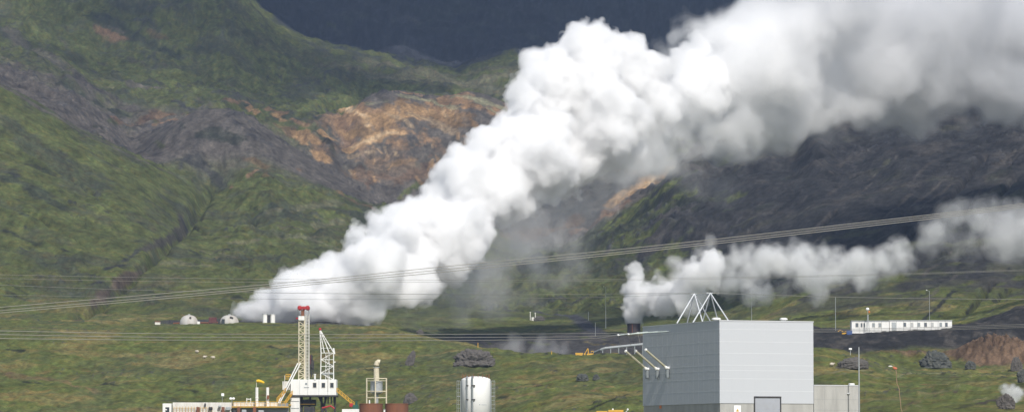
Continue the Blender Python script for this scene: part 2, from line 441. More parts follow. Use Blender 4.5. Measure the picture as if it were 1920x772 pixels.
one = np.ones_like(X)
pxg = PXC[None, :] * one
lay(one, GRASS, 1.0)
lay(sstep(-0.1, 0.5, n2) * (.6 + .4 * far), DULL, 1.0)
lay(sstep(0.15, 0.7, n2 * 0.5 + n1 * 0.6 + n3 * .3) * 0.5, HEATH, 0.9)
lay(sstep(0.12, 0.6, fbm2(X / 45, Y / 30, 4, 365, 0.55)) * 0.55 * (1 - far), STRAW, 1.0)
# slopes
hill = far
lay(hill * sstep(0.05, 0.7, n1 * 0.4 + n2 * 0.45 + n3 * .4 + 0.1) * 0.5, HEATH, 0.9)
cone = sstep(11.2, 11.5, ZONE) * (1 - sstep(13.2, 13.8, ZONE)) * sstep(230, 270, pxg) * (1 - sstep(1330, 1420, pxg))
lay(cone, SCREE * 0.86, 0.0)
left_scree = sstep(10.1, 10.8, ZONE + 0.5 * n2) * (1 - sstep(13.0, 14.0, ZONE + 0.8 * n2)) * (1 - sstep(240, 330, pxg))
lay(left_scree, SCREE * 0.8, 0.1)
bank = sstep(13.2, 13.6, ZONE) * (1 - sstep(14.15, 14.4, ZONE + 0.25 * n2)) * sstep(560, 640, pxg) * (1 - sstep(1300, 1400, pxg))
lay(bank, SCREE * 0.95, 0.0)
lay(bank * sstep(-0.1, 0.45, n2 + 0.3 * n3), RUST * .6 + OCHRE * .3, 0.0)
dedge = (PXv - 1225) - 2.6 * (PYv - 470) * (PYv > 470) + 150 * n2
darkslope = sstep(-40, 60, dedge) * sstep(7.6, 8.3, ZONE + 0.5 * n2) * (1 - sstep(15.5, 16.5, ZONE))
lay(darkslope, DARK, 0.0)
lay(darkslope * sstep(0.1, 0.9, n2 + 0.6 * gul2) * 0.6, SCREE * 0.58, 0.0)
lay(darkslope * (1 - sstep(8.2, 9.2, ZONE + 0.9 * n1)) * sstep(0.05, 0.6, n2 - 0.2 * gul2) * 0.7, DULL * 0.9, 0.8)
lay(mtn * one, BASALT_AND_SHADE, 0.0)
lay(sstep(3540, 3650, Y + 90 * n2 + 50 * n3) * (1 - sstep(4000, 4500, Y + 250 * n2)), BASALT_AND_SHADE * 1.1, 0.1)  # crest of the green shoulder darkened by colour, standing in for shadow
lay(mtn * sstep(0.35, 0.8, n1 + 0.5 * n2) * 0.5, HEATH, 0.3)
# embankment and gravel pit
emb = sstep(4.55, 4.8, ZONE + .12 * n3) * (1 - sstep(6.02 + .5 * sstep(1450, 1540, pxg), 6.2 + .5 * sstep(1450, 1540, pxg), ZONE + 0.1 * n2)) * sstep(770, 900, pxg)
emb = emb * np.where((pxg > 1250) | (pxg < 960), sstep(4.9, 5.3, ZONE), 1.0)
lay(emb, GRAVEL * 0.72, 0.0)
lay(emb * sstep(1500, 1540, pxg), DARK * 0.95, 0.0)
lay(emb * sstep(0.1, 0.5, n3 + 0.5 * n2) * 0.6, SCREE * 0.75, 0.0)
lay(np.clip(heapm * 3.5, 0, 1) * sstep(0.12, 0.25, heapm + 0.1 * n3), SOIL, 0.0)
lay(padm * sstep(0.2, 0.6, padm + 0.3 * n3), GRAVEL * 0.75, 0.0)

def stroke(pts, width, col, grass=0.0, a=1.0, rough=0.6, soft=0.5, beyond=0.0):
    """a patch of another ground along a run of points; width in photo pixels at that distance"""
    P = [ground(px, py, beyond=beyond) for px, py in pts]
    if len(P) == 1: P = P * 2
    Ym = sum(p.y for p in P) / len(P)
    ws = width if isinstance(width, (list, tuple)) else [width] * len(P)
    wm = [w_ * mpp(p.y) for w_, p in zip(ws if len(ws) == len(P) else list(ws) * 2, P)]
    big = max(wm) * (1 + rough) + 3
    us = [p.x / p.y for p in P]; yl = min(p.y for p in P) - 4 * big; yh = max(p.y for p in P) + 4 * big
    du = big / Ym * 1.3
    c0, c1 = np.searchsorted(UC, min(us) - du), np.searchsorted(UC, max(us) + du)
    r0, r1 = np.searchsorted(YR, yl), np.searchsorted(YR, yh)
    if c1 - c0 < 1 or r1 - r0 < 1: return
    x, y, z = X[r0:r1, c0:c1], Y[r0:r1, c0:c1], Z[r0:r1, c0:c1]
    best = np.full(x.shape, 1e9)
    for i in range(len(P) - 1):
        A, B = P[i], P[i + 1]
        D = B - A; L2 = max(D.length_squared, 1e-6)
        t = np.clip(((x - A.x) * D.x + (y - A.y) * D.y + (z - A.z) * D.z) / L2, 0, 1)
        d = np.sqrt((x - A.x - t * D.x) ** 2 + 0.4 * (y - A.y - t * D.y) ** 2 + (z - A.z - t * D.z) ** 2)
        wloc = wm[i] * (1 - t) + wm[i + 1] * t
        best = np.minimum(best, d / wloc)
    nn = 0.65 * n2[r0:r1, c0:c1] + 0.6 * n3[r0:r1, c0:c1]
    m = (1 - sstep(1 - soft, 1 + soft * 0.5, best + rough * nn)) * a
    mm = m[..., None]
    C3[r0:r1, c0:c1] = C3[r0:r1, c0:c1] * (1 - mm) + np.asarray(col, np.float32) * mm
    G[r0:r1, c0:c1] = G[r0:r1, c0:c1] * (1 - m) + grass * m

streak = fbm2(wx / 8, wy / 75, 4, 307, 0.6)
lay(outc * .85, ROCK * 1.1, 0.0)
lay(lump * .8, ROCK * 1.5, .2)
# bare rock shows along the sharp ribs of the upper slopes, grass keeps to the hollows
rib = sstep(0.35, 0.75, rill * .6 + gul * .5) * far * (1 - mtn)
lay(rib * rough_zone * .7, ROCK * 1.25, 0.0)
lay(sstep(0.5, 0.9, gul * .7 + n2 * .5) * far * (1 - rough_zone) * (1 - mtn) * .6, HEATH * .9, .7)
# long green shoulder and the slopes of the upper left
stroke([(450, 60), (560, 110), (700, 150)], 45, DULL, 1, .8)
stroke([(330, 130), (430, 165), (520, 190), (620, 195)], 26, GRASS * 1.05, 1, .8)
stroke([(560, 200), (640, 185), (700, 160)], 18, GRASS * 1.1, 1, .9)
stroke([(700, 120), (800, 140), (900, 160), (960, 170)], 30, MOSS * .6, .7, .7)
stroke([(760, 135), (850, 142), (930, 128), (1000, 128)], 15, MOSS * .6, .7, .65, .9)
stroke([(600, 125), (700, 140), (830, 158)], 16, MOSS * .55, .7, .6, .9)
stroke([(20, 60), (120, 130), (230, 200)], 26, SCREE * .8, .1, .7)
stroke([(180, 30), (250, 70), (330, 110)], 22, HEATH * .9, .6, .8)
stroke([(190, 58), (215, 72)], [16, 22], RUST * 1.15, 0, .85, .9)
stroke([(280, 62), (300, 72)], 10, RUST * .7, 0, .5, .9)
stroke([(120, 160), (180, 190), (230, 215)], 18, HEATH * .8, .4, .8)
stroke([(250, 160), (300, 165)], [22, 20], SCREE * .95, 0, .8)
stroke([(165, 190), (170, 175)], 12, SCREE * 1.2, 0, .6)
stroke([(215, 225), (300, 220), (340, 215)], [20, 26, 12], RUST * .75, 0, .8, .9)
stroke([(290, 235), (330, 222), (350, 216)], 9, RUST * 1.25, 0, .8, .8)
stroke([(180, 205), (200, 230)], 16, SCREE, 0, .8)
stroke([(330, 190), (360, 205)], 10, ROCK, .1, .8)
# rim above the cone: torn edge with rock bands and rusty soil
for a in (((455, 190), (470, 197)), ((500, 205), (530, 212)), ((545, 222), (575, 235)), ((430, 188), (450, 190))):
    stroke(a, 9, RUST * 1.1, 0, .85, .9)
stroke([(440, 184), (480, 190)], 4, ROCK, 0, .8, .8)
stroke([(490, 200), (540, 208), (590, 222)], 4, ROCK, 0, .8, .9)
stroke([(540, 240), (580, 260), (610, 280)], 22, RUST * 1.1, 0, .7, 1.0)
stroke([(565, 252), (590, 268)], [14, 12], OCHRE * .85, 0, .8, .9)
stroke([(585, 285), (612, 300)], [12, 10], OCHRE, 0, .85, .9)
stroke([(600, 250), (625, 285)], 8, HEATH * .8, .4, .8, .9)
stroke([(640, 230), (655, 280)], [16, 14], RUST * 1.1, 0, .8, .9)
stroke([(700, 150), (800, 150), (900, 150), (990, 140)], [14, 24, 28, 20], MOSS * .7, .7, .75, .9)
# ochre knob
stroke([(690, 240), (740, 215), (800, 210), (850, 220)], [34, 36, 36, 28], OCHRE * .62, 0, .85, .9)
stroke([(650, 300), (700, 285), (780, 290), (840, 280)], [26, 34, 34, 26], SCREE * .85, 0, .75, .9)
stroke([(652, 285), (690, 264), (725, 248), (755, 250)], [8, 12, 13, 9], OCHRE * 1.25, 0, .8, .7)
stroke([(660, 280), (690, 264), (722, 250), (745, 249)], [3, 5, 6, 4], PALE * .85, 0, .8, .9)
stroke([(725, 235), (770, 212), (785, 222)], [8, 10, 7], OCHRE * 1.25, 0, .85, .8)
stroke([(800, 205), (840, 215)], 14, OCHRE * .9, 0, .7, .9)
stroke([(646, 203), (668, 212), (690, 222), (692, 236)], [12, 15, 12, 8], OCHRE * 1.35, 0, .85, .8)
stroke([(650, 205), (668, 212), (688, 222), (688, 236)], [7, 9, 6, 5], PALE * 1.1, 0, .9, .9)
stroke([(668, 200), (690, 196), (720, 190)], 7, MOSS * .9, .6, .8, .7)
stroke([(755, 180), (800, 188), (850, 204)], [12, 16, 12], MOSS * 1.15, .5, .95, .6)
stroke([(850, 182), (900, 190), (945, 205)], [12, 20, 16], MOSS * 1.1, .5, .95, .7)
stroke([(920, 205), (945, 222)], [10, 8], MOSS, .5, .8, .8)
stroke([(760, 232), (775, 225)], 8, SCREE * .7, 0, .8, .6)
stroke([(720, 180), (700, 205)], 10, SCREE, 0, .7, .7)
stroke([(680, 330), (740, 335), (800, 320)], 24, RUST * .9, 0, .65, 1.0)
stroke([(740, 310), (770, 300)], 12, OCHRE * .7, 0, .6, .9)
stroke([(750, 370), (775, 352), (785, 345)], [9, 10, 6], GRASS, 1, .85, .6)
stroke([(735, 390), (760, 385)], 10, HEATH * .8, .3, .8, .8)
stroke([(690, 225), (760, 205), (840, 205)], [20, 24, 20], OCHRE * .95, 0, .7, .9)
for i in range(60):
    px, py = rng.uniform(655, 900), rng.uniform(190, 350)
    stroke([(px, py), (px + rng.uniform(-6, 10), py + rng.uniform(4, 16))], rng.uniform(2, 6), [OCHRE * .8, SCREE * .9, RUST, OCHRE * 1.2, SCREE * 1.2, PALE * .7][rng.integers(6)], 0, .5, 1.0)
for i in range(60):
    px, py = rng.uniform(0, 640), rng.uniform(40, 300)
    stroke([(px, py), (px + rng.uniform(5, 30), py + rng.uniform(2, 16))], rng.uniform(2, 7), [HEATH * .9, GRASS * .8, SCREE * .9, ROCK * 1.1, DULL * .9, SCREE * .7][rng.integers(6)], .4, .6, 1.0)
for pts, wd in ((((775, 215), (810, 226), (850, 250)), 9), (((720, 212), (760, 226), (770, 238)), 7), (((660, 296), (700, 284)), 10)):
    stroke(pts, wd, PALE * .62, 0, .55, 1.0)
for px, py in ((470, 205), (520, 218), (565, 262), (600, 290), (615, 255), (645, 250)):
    stroke([(px - 8, py - 4), (px + 10, py + 8)], 9, OCHRE * .95, 0, .8, 1.0)
# brown cone
stroke([(395, 206), (420, 240), (450, 270)], [10, 22, 22], SCREE * 1.0, 0, .6, .8)
stroke([(400, 250), (440, 260)], [22, 18], HEATH * .95, .3, .7, .9)
stroke([(355, 300), (400, 330), (420, 352)], [20, 20, 12], DARK * 1.15, 0, .75, .9)
stroke([(470, 300), (490, 310), (500, 330)], [14, 14, 8], OCHRE * .45, 0, .6, .9)
stroke([(520, 270), (600, 330), (690, 380)], [16, 20, 14], SCREE * .95, 0, .8, .7)
stroke([(560, 318), (640, 362), (700, 392)], [6, 10, 10], RUST * .8, 0, .7, .8)
stroke([(435, 352), (465, 330), (482, 318)], 4, RUST * 1.3, 0, .8, .6)
stroke([(262, 285), (285, 270)], 8, DARK, 0, .7, .8)
stroke([(10, 205), (150, 290), (280, 348), (385, 398)], [40, 46, 36, 20], GRASS * 1.1, 1, .75, .6)
# green slope: dark seams, stony bands and its worn crest
stroke([(-40, 150), (60, 196), (130, 236), (200, 270), (260, 300), (330, 330)], [16, 13, 11, 9, 7, 4], SCREE * .8, 0, .9, .5)
for pts, wd in ((((150, 300), (230, 345), (320, 400), (380, 430)), 16), (((60, 240), (160, 290), (240, 330)), 18), (((300, 340), (380, 372)), 10), (((120, 250), (220, 300), (330, 350)), 12)):
    stroke(pts, wd, GRASS * 1.0, 1, .8, .8)
stroke([(0, 230), (60, 270), (120, 320)], 28, DULL * .95, .8, .7, .9)
stroke([(0, 330), (60, 350), (110, 385)], 20, HEATH * 1.2, .6, .8, .9)
stroke([(5, 322), (30, 330)], 8, ROCK, 0, .8, .8)
for px, py, wd in ((130, 305, 5), (170, 385, 6), (120, 468, 7), (200, 398, 5), (110, 392, 5), (45, 468, 6), (50, 430, 4), (240, 480, 5), (20, 556, 8), (125, 552, 8), (205, 345, 4), (290, 400, 5)):
    stroke([(px - wd, py - 2), (px + wd, py + 2)], wd * .55, ROCK, 0, .85, .8)
for i in range(26):
    px, py = rng.uniform(-60, 340), rng.uniform(300, 570)
    if py < 200 + 0.55 * px: continue
    L = rng.uniform(30, 90)
    stroke([(px, py), (px + L, py + L * .42)], rng.uniform(3, 9), HEATH * rng.uniform(.7, 1.1) if rng.random() < .6 else GRASS * rng.uniform(.9, 1.15), .8, .7, .9)
# gully with boulders
stroke([(338, 405), (345, 432), (320, 450), (270, 470)], [9, 14, 10, 9], SCREE * .55, 0, .9, .7)
stroke([(340, 410), (350, 434)], [6, 9], ROCK, 0, .95, .7)
stroke([(365, 395), (400, 400)], 8, ROCK * 1.2, .2, .7, 1.0)
stroke([(425, 432), (450, 420), (478, 412)], 3.5, ROCK, 0, .85, .7)
stroke([(200, 505), (225, 498), (255, 500)], [7, 7, 4], ROCK, 0, .9, 1.0)
stroke([(160, 535), (190, 530)], 7, ROCK, 0, .9, 1.0)
stroke([(230, 490), (260, 470)], 5, ROCK, 0, .8, 1.0)
stroke([(140, 600), (190, 560), (235, 525), (265, 510)], [12, 14, 12, 5], np.array((.085, .062, .052)), 0, .85, .6)
# stony spur in the middle
for pts, wd in ((((500, 400), (560, 395), (630, 380)), 15), (((520, 440), (590, 450), (640, 470)), 13), (((270, 510), (330, 492), (390, 498)), 11), (((430, 455), (480, 450)), 9), (((380, 470), (440, 482)), 7), (((590, 425), (640, 415)), 10)):
    stroke(pts, wd, MOSS * .72, .4, .62, 1.0)
stroke([(440, 370), (520, 352), (580, 366)], 18, GRASS * .9, 1, .8, .7)
stroke([(380, 440), (450, 415), (560, 400)], 12, DULL * 1.05, 1, .7, .8)
for i in range(46):
    px, py = rng.uniform(280, 660), rng.uniform(390, 570)
    L = rng.uniform(14, 50)
    stroke([(px, py), (px + L, py + rng.uniform(-6, 8))], rng.uniform(2, 6), [HEATH * .75, MOSS * .6, GRASS * .95, HEATH * .9, DULL][rng.integers(5)], .7, .75, .9)
stroke([(330, 580), (420, 570), (500, 575)], 16, GRASS * .85, 1, .8, .7)
# pad and track below the domes
stroke([(300, 606), (400, 606), (560, 608), (660, 608)], [3, 4, 6, 6], GRAVEL * .7, 0, .95, .3)
stroke([(600, 600), (700, 606)], 12, DARK * 1.2, 0, .8, .5)
# plain beyond the pit: dark water-like gravel, winding road
stroke([(870, 603), (950, 598), (1040, 602)], 26, GRASS * 1.3, 1, .9, .4)
stroke([(1120, 605), (1180, 603), (1240, 600)], 22, GRASS * 1.25, 1, .85, .4)
stroke([(830, 576), (900, 580), (960, 581)], [8, 11, 7], DARK * .8, 0, .95, .12)
stroke([(960, 581), (1010, 584), (1060, 590), (1082, 597), (1096, 608), (1118, 624)], [6, 8, 11, 15, 20, 22], np.array((.050, .050, .056)), 0, .98, .1)
stroke([(1130, 594), (1175, 600)], 2.5, SCREE, 0, .7, .5)
for i in range(34):
    px, py = rng.uniform(870, 1420), rng.uniform(455, 590)
    L = rng.uniform(14, 60)
    stroke([(px, py), (px + L, py - L * rng.uniform(-.1, .3))], rng.uniform(3, 9), [HEATH * .75, GRASS * .7, HEATH * .9, GRASS * .85][rng.integers(4)], .8, .75, .9)
stroke([(1000, 480), (1100, 445), (1200, 400), (1290, 350)], 22, HEATH * .7, .7, .75, 1.0)
stroke([(1020, 520), (1100, 500), (1180, 480)], 20, GRASS * .6, .9, .7, 1.0)
stroke([(1180, 430), (1300, 390)], 14, HEATH * .8, .7, .7, 1.0)
stroke([(1010, 505), (1100, 462), (1200, 425), (1290, 380)], [36, 40, 40, 30], HEATH * .95, .6, .8, .7)
# ochre ground by the dark ridge
stroke([(1150, 385), (1205, 350), (1265, 318), (1300, 300)], [22, 34, 30, 12], OCHRE * 1.05, 0, .95, .5, beyond=2720)
stroke([(1190, 330), (1250, 300)], 20, SCREE, 0, .7, .7, beyond=2720)
stroke([(1215, 345), (1262, 316)], [12, 14], PALE * .85, 0, .85, .6, beyond=2720)
stroke([(1080, 430), (1130, 405), (1170, 380)], [14, 20, 20], RUST * 1.1, 0, .85, .8, beyond=2650)
stroke([(950, 450), (1010, 435), (1080, 415)], 20, RUST * .9, 0, .8, 1.0, beyond=2600)
stroke([(1370, 290), (1400, 284), (1425, 278)], [4, 7, 5], MOSS * .95, .5, .9, .6)
# dark slope: streaks of grass and pale grit
stroke([(1640, 330), (1665, 300)], 6, MOSS * .5, .3, .6, .9)
stroke([(1375, 425), (1430, 400)], 6, MOSS * .5, .3, .6, .9)
stroke([(1850, 340), (1900, 290), (1940, 270)], 14, SCREE * .9, 0, .6, .9)
stroke([(1890, 190), (1920, 170)], 14, HEATH * 1.1, .8, .85, .8)
stroke([(1895, 215), (1920, 215)], 14, GRASS * .5, .9, .8, .8)
for i in range(54):
    px, py = rng.uniform(1420, 1940), rng.uniform(240, 520)
    L = rng.uniform(40, 150)
    stroke([(px, py), (px - L * .75, py + L * .6)], rng.uniform(2, 6), [DARK * .5, SCREE * .85, SCREE * .7, DARK * .6][rng.integers(4)], 0, .65, .7)
for pts in (((1690, 560), (1750, 540), (1820, 530)), ((1800, 575), (1850, 550), (1910, 520)), ((1660, 580), (1720, 575))):
    stroke(pts, 13, GRASS * .72, 1, .8, .9)
for i in range(20):
    px, py = rng.uniform(1240, 1660), rng.uniform(530, 600)
    stroke([(px, py), (px + rng.uniform(10, 40), py - rng.uniform(0, 10))], rng.uniform(3, 8), [HEATH * .8, GRASS * .6, SCREE * .7][rng.integers(3)], .6, .7, .9)
for pts in (((1860, 530), (1810, 590)), ((1885, 545), (1862, 565)), ((1790, 545), (1730, 600))):
    stroke(pts, 5, DARK * .7, 0, .85, .7)
stroke([(1800, 600), (1860, 582), (1930, 556)], 3.2, GRAVEL * .9, 0, .9, .12)
stroke([(1840, 602), (1930, 578)], 9, DARK * .6, 0, .9, .6)
stroke([(1540, 618), (1650, 614), (1790, 608)], 2.0, GRAVEL * .9, 0, .8, .3)
for i in range(10):
    px = rng.uniform(1530, 1900); py = rng.uniform(630, 655)
    stroke([(px, py), (px + rng.uniform(25, 80), py - rng.uniform(0, 6))], rng.uniform(1.5, 4), DARK * rng.uniform(.6, 1.5), 0, .7, .8)
# gravel pit
for i in range(12):
    px = rng.uniform(1000, 1200)
    stroke([(px, 640), (px - 25, 664)], rng.uniform(2, 5), DARK * rng.uniform(.8, 1.6), 0, .7, .9)
# grass bank behind the rig
for i in range(150):
    px, py = rng.uniform(-60, 1200), rng.uniform(618, 772)
    L = rng.uniform(14, 60)
    stroke([(px, py), (px + L, py + rng.uniform(-5, 9))], rng.uniform(2, 7), [HEATH * 1.3, GRASS * 1.1, STRAW * .9, DULL, GRASS * 1.0, GRASS * 1.25, STRAW * .75][rng.integers(7)], 1, .62, 1.0)
for px, py in ((340, 705), (350, 717), (30, 655), (540, 662), (355, 730), (60, 715), (700, 690), (520, 650), (950, 745), (1000, 720), (210, 720)):
    stroke([(px - 14, py), (px + 14, py + 3)], 5, HEATH * .6, .9, .85, .9)
stroke([(20, 700), (120, 712), (180, 735)], 14, np.array((.11, .082, .05)), .8, .65, 1.0)
stroke([(560, 680), (640, 660), (700, 650)], 16, STRAW * .85, 1, .6, 1.0)
stroke([(800, 762), (850, 750), (900, 730)], 8, STRAW * .9, .8, .7, .8)
for pts in (((930, 752), (1000, 738), (1080, 722)), ((1040, 748), (1120, 728), (1200, 716)), ((955, 728), (1010, 722))):
    stroke(pts, 6, np.array((.135, .105, .058)), .8, .65, .9)
stroke([(1105, 767), (1150, 748), (1172, 740), (1198, 732)], 2.6, HEATH * .5, .6, .9, .5)  # furrow's darkness put into the colour alone, ground left uncut
stroke([(1000, 762), (1060, 752)], 2.2, HEATH * .6, .6, .8, .6)
# flat to the right
stroke([(1812, 701), (1850, 702), (1885, 703)], 2.2, DARK, .2, .85, .4)
for i in range(50):
    px, py = rng.uniform(1540, 1940), rng.uniform(694, 772)
    L = rng.uniform(20, 70)
    stroke([(px, py), (px + L, py - rng.uniform(-3, 6))], rng.uniform(2, 6), [MOSS * .8, GRASS * 1.0, STRAW, MOSS * .7, HEATH][rng.integers(5)], 1, .65, .9)
stroke([(1560, 698), (1700, 700), (1840, 702)], 9, MOSS * .85, 1, .75, .6)
stroke([(1700, 758), (1750, 745), (1790, 734)], 2.5, np.array((.07, .05, .04)), .2, .9, .6)
stroke([(1690, 768), (1720, 752)], 5, STRAW * .9, .5, .7, .8)
stroke([(1540, 662), (1580, 668), (1620, 685)], 14, GRASS * .85, 1, .8, .7)
stroke([(1570, 690), (1630, 686)], 5, SCREE * .9, 0, .8, .7)
stroke([(1835, 757), (1880, 745), (1930, 735)], [8, 14, 16], np.array((.06, .048, .042)), 0, .9, .7)

# fine variation that belongs to the ground itself
C3 *= np.clip(1 + (0.22 + .14 * far) * n3 + 0.14 * n2, 0.35, 1.9)[..., None]
C3 *= np.clip(1 + 0.22 * far * streak, .5, 1.6)[..., None].astype(np.float32)
speck = fbm2(X / 2.6, Y / 4.5, 3, 411, 0.6)
C3 *= np.clip(1 + 0.34 * speck, 0.45, 1.7)[..., None].astype(np.float32)
C3 *= (1 + .32 * (1 - far) * G)[..., None].astype(np.float32) * np.array((1.0, 1.0, .85), np.float32) ** ((1 - far) * G)[..., None].astype(np.float32)
C3 = np.clip(C3, 0.008, 0.7)

def ground_material(name):
    m, nt, b = mat_new(name)
    at = nt.nodes.new('ShaderNodeAttribute'); at.attribute_name = 'cover'
    ag = nt.nodes.new('ShaderNodeAttribute'); ag.attribute_name = 'grassy'
    geo = nt.nodes.new('ShaderNodeNewGeometry')
    n = nt.nodes.new('ShaderNodeTexNoise'); n.inputs['Scale'].default_value = 0.9; n.inputs['Detail'].default_value = 5; n.inputs['Roughness'].default_value = 0.7
    nt.links.new(geo.outputs['Position'], n.inputs['Vector'])
    mr = nt.nodes.new('ShaderNodeMapRange'); mr.inputs[1].default_value = 0.3; mr.inputs[2].default_value = 0.7; mr.inputs[3].default_value = 0.62; mr.inputs[4].default_value = 1.42
    nt.links.new(n.outputs['Fac'], mr.inputs[0])
    mul = nt.nodes.new('ShaderNodeVectorMath'); mul.operation = 'SCALE'
    nt.links.new(at.outputs['Color'], mul.inputs[0]); nt.links.new(mr.outputs[0], mul.inputs['Scale'])
    n2_ = nt.nodes.new('ShaderNodeTexNoise'); n2_.inputs['Scale'].default_value = 0.22; n2_.inputs['Detail'].default_value = 6; n2_.inputs['Roughness'].default_value = 0.68
    nt.links.new(geo.outputs['Position'], n2_.inputs['Vector'])
    # grass turns yellower and duller in patches
    yl = nt.nodes.new('ShaderNodeMix'); yl.data_type = 'RGBA'; yl.blend_type = 'MULTIPLY'
    yl.inputs[7].default_value = (1.32, 0.98, 0.9, 1)
    sm = nt.nodes.new('ShaderNodeMath'); sm.operation = 'MULTIPLY'
    rp = nt.nodes.new('ShaderNodeMapRange'); rp.inputs[1].default_value = 0.45; rp.inputs[2].default_value = 0.68
    nt.links.new(n2_.outputs['Fac'], rp.inputs[0])
    nt.links.new(rp.outputs[0], sm.inputs[0]); nt.links.new(ag.outputs['Fac'], sm.inputs[1])
    nt.links.new(sm.outputs[0], yl.inputs[0]); nt.links.new(mul.outputs[0], yl.inputs[6])
    nt.links.new(yl.outputs[2], b.inputs['Base Color'])
    b.inputs['Roughness'].default_value = 0.95; b.inputs['Specular IOR Level'].default_value = 0.12
    bp = nt.nodes.new('ShaderNodeBump'); bp.inputs['Strength'].default_value = 0.55; bp.inputs['Distance'].default_value = 0.8
    ad = nt.nodes.new('ShaderNodeMath'); ad.operation = 'ADD'
    nt.links.new(n.outputs['Fac'], ad.inputs[0]); nt.links.new(n2_.outputs['Fac'], ad.inputs[1])
    nt.links.new(ad.outputs[0], bp.inputs['Height']); nt.links.new(bp.outputs['Normal'], b.inputs['Normal'])
    return m

GM = ground_material('ground_cover')
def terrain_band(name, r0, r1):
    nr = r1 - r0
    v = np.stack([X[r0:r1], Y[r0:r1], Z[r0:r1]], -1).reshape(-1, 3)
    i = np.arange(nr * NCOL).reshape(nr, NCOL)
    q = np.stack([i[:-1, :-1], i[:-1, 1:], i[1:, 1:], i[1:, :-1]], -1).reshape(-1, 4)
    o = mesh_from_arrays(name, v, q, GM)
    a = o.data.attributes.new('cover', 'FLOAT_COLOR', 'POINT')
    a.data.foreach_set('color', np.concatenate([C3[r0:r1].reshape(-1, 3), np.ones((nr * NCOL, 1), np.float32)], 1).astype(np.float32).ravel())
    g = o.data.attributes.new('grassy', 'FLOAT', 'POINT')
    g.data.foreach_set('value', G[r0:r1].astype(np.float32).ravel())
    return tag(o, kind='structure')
rs = [0, int(np.searchsorted(YR, 1700)), int(np.searchsorted(YR, 3790)), NROW - 1]
terrain_band('ground', rs[0], rs[1] + 1)
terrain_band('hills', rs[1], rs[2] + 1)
terrain_band('mountain', rs[2], rs[3] + 1)
# ---------------------------------------------------------------- steam
def grid_noise(shape, cell, seed):
    """smooth random field on a grid, cell = size of one lump in voxels; separable cubic interpolation"""
    r = np.random.default_rng(seed)
    n = [int(math.ceil(s / cell)) + 4 for s in shape]
    a = r.standard_normal(n).astype(np.float32)
    for ax in range(3):
        L = shape[ax]
        p = np.arange(L) / cell + 1.0 + 0.37
        i = np.floor(p).astype(int); t = p - i
        Mx = np.zeros((L, n[ax]), np.float32)
        for k, wt in ((-1, (1 - t)**3 / 6), (0, (3 * t**3 - 6 * t**2 + 4) / 6), (1, (-3 * t**3 + 3 * t**2 + 3 * t + 1) / 6), (2, t**3 / 6)):
            Mx[np.arange(L), np.clip(i + k, 0, n[ax] - 1)] += wt
        a = np.moveaxis(np.tensordot(Mx, a, axes=(1, ax)), 0, ax)
    return a / (a.std() + 1e-6)

def grid_fbm(shape, cell, seed, octaves=4, gain=0.55):
    out = np.zeros(shape, np.float32); amp = 1.0; tot = 0.0
    for o in range(octaves):
        if cell < 1.6: break
        out += amp * grid_noise(shape, cell, seed + 31 * o); tot += amp * amp
        cell /= 2.1; amp *= gain
    return out / math.sqrt(tot)

def puffs(base, levels, seed, n_sub=(16, 12), ratio=(0.46, 0.42)):
    """spheres with smaller spheres budding from their surfaces, like rolling steam"""
    r = np.random.default_rng(seed)
    out = [(np.array(c, float), R) for c, R in base]
    cur = out
    for lv in range(levels):
        nxt = []
        for c, R in cur:
            for k in range(n_sub[lv]):
                d = r.standard_normal(3); d /= np.linalg.norm(d)
                nxt.append((c + d * R * r.uniform(0.76, 0.96), R * ratio[lv] * r.uniform(0.5, 1.4)))
        out = out + nxt; cur = nxt
    return out

def blob_field(spheres, res, pad, soft=0.0):
    C = np.array([c for c, R in spheres]); R = np.array([R for c, R in spheres])
    lo = (C - R[:, None]).min(0) - pad; hi = (C + R[:, None]).max(0) + pad
    shape = tuple(np.ceil((hi - lo) / res).astype(int) + 1)
    f = np.full(shape, pad * 1.0, np.float32)      # signed distance, negative inside
    for c, r in zip(C, R):
        if r < res * 0.8: continue
        a = np.maximum(np.floor((c - r - pad - lo) / res).astype(int), 0)
        b = np.minimum(np.ceil((c + r + pad - lo) / res).astype(int) + 1, shape)
        g = [((np.arange(a[i], b[i]) * res + lo[i] - c[i]) ** 2).astype(np.float32) for i in range(3)]
        d = np.sqrt(g[0][:, None, None] + g[1][None, :, None] + g[2][None, None, :]) - r
        v = f[a[0]:b[0], a[1]:b[1], a[2]:b[2]]
        if soft > 0:      # rounded joins where puffs meet
            h = np.clip(0.5 + 0.5 * (v - d) / soft, 0, 1)
            v[...] = v * (1 - h) + d * h - soft * h * (1 - h)
        else:
            np.minimum(v, d, out=v)
    return f, lo, shape

def shell(name, f, lo, res, iso, mat, parent):
    f = f.copy()
    big = abs(float(f.max())) + abs(iso) + 1
    f[0], f[-1] = big, big; f[:, 0], f[:, -1] = big, big; f[:, :, 0], f[:, :, -1] = big, big
    g = openvdb.FloatGrid(background=big)
    g.copyFromArray(np.ascontiguousarray(f))
    p, q = g.convertToQuads(iso)
    lab = np.arange(len(p))                     # drop the crumbs that have come loose from the cloud
    while True:
        m = lab[q].min(1); new = lab.copy()
        for k_ in range(4): np.minimum.at(new, q[:, k_], m)
        new = new[new]
        if np.array_equal(new, lab): break
        lab = new
    cnt = np.bincount(lab, minlength=len(p)); keep = cnt[lab] >= 0.06 * cnt.max()
    q = q[keep[q[:, 0]]]
    idx = np.cumsum(keep) - 1; q = idx[q]; p = p[keep]
    p = p * res + np.array(lo)
    o = mesh_from_arrays(name, p - np.array(parent.location), q, mat, parent)
    return o

STEAM_WHITE = (0.997, 0.998, 1.0)
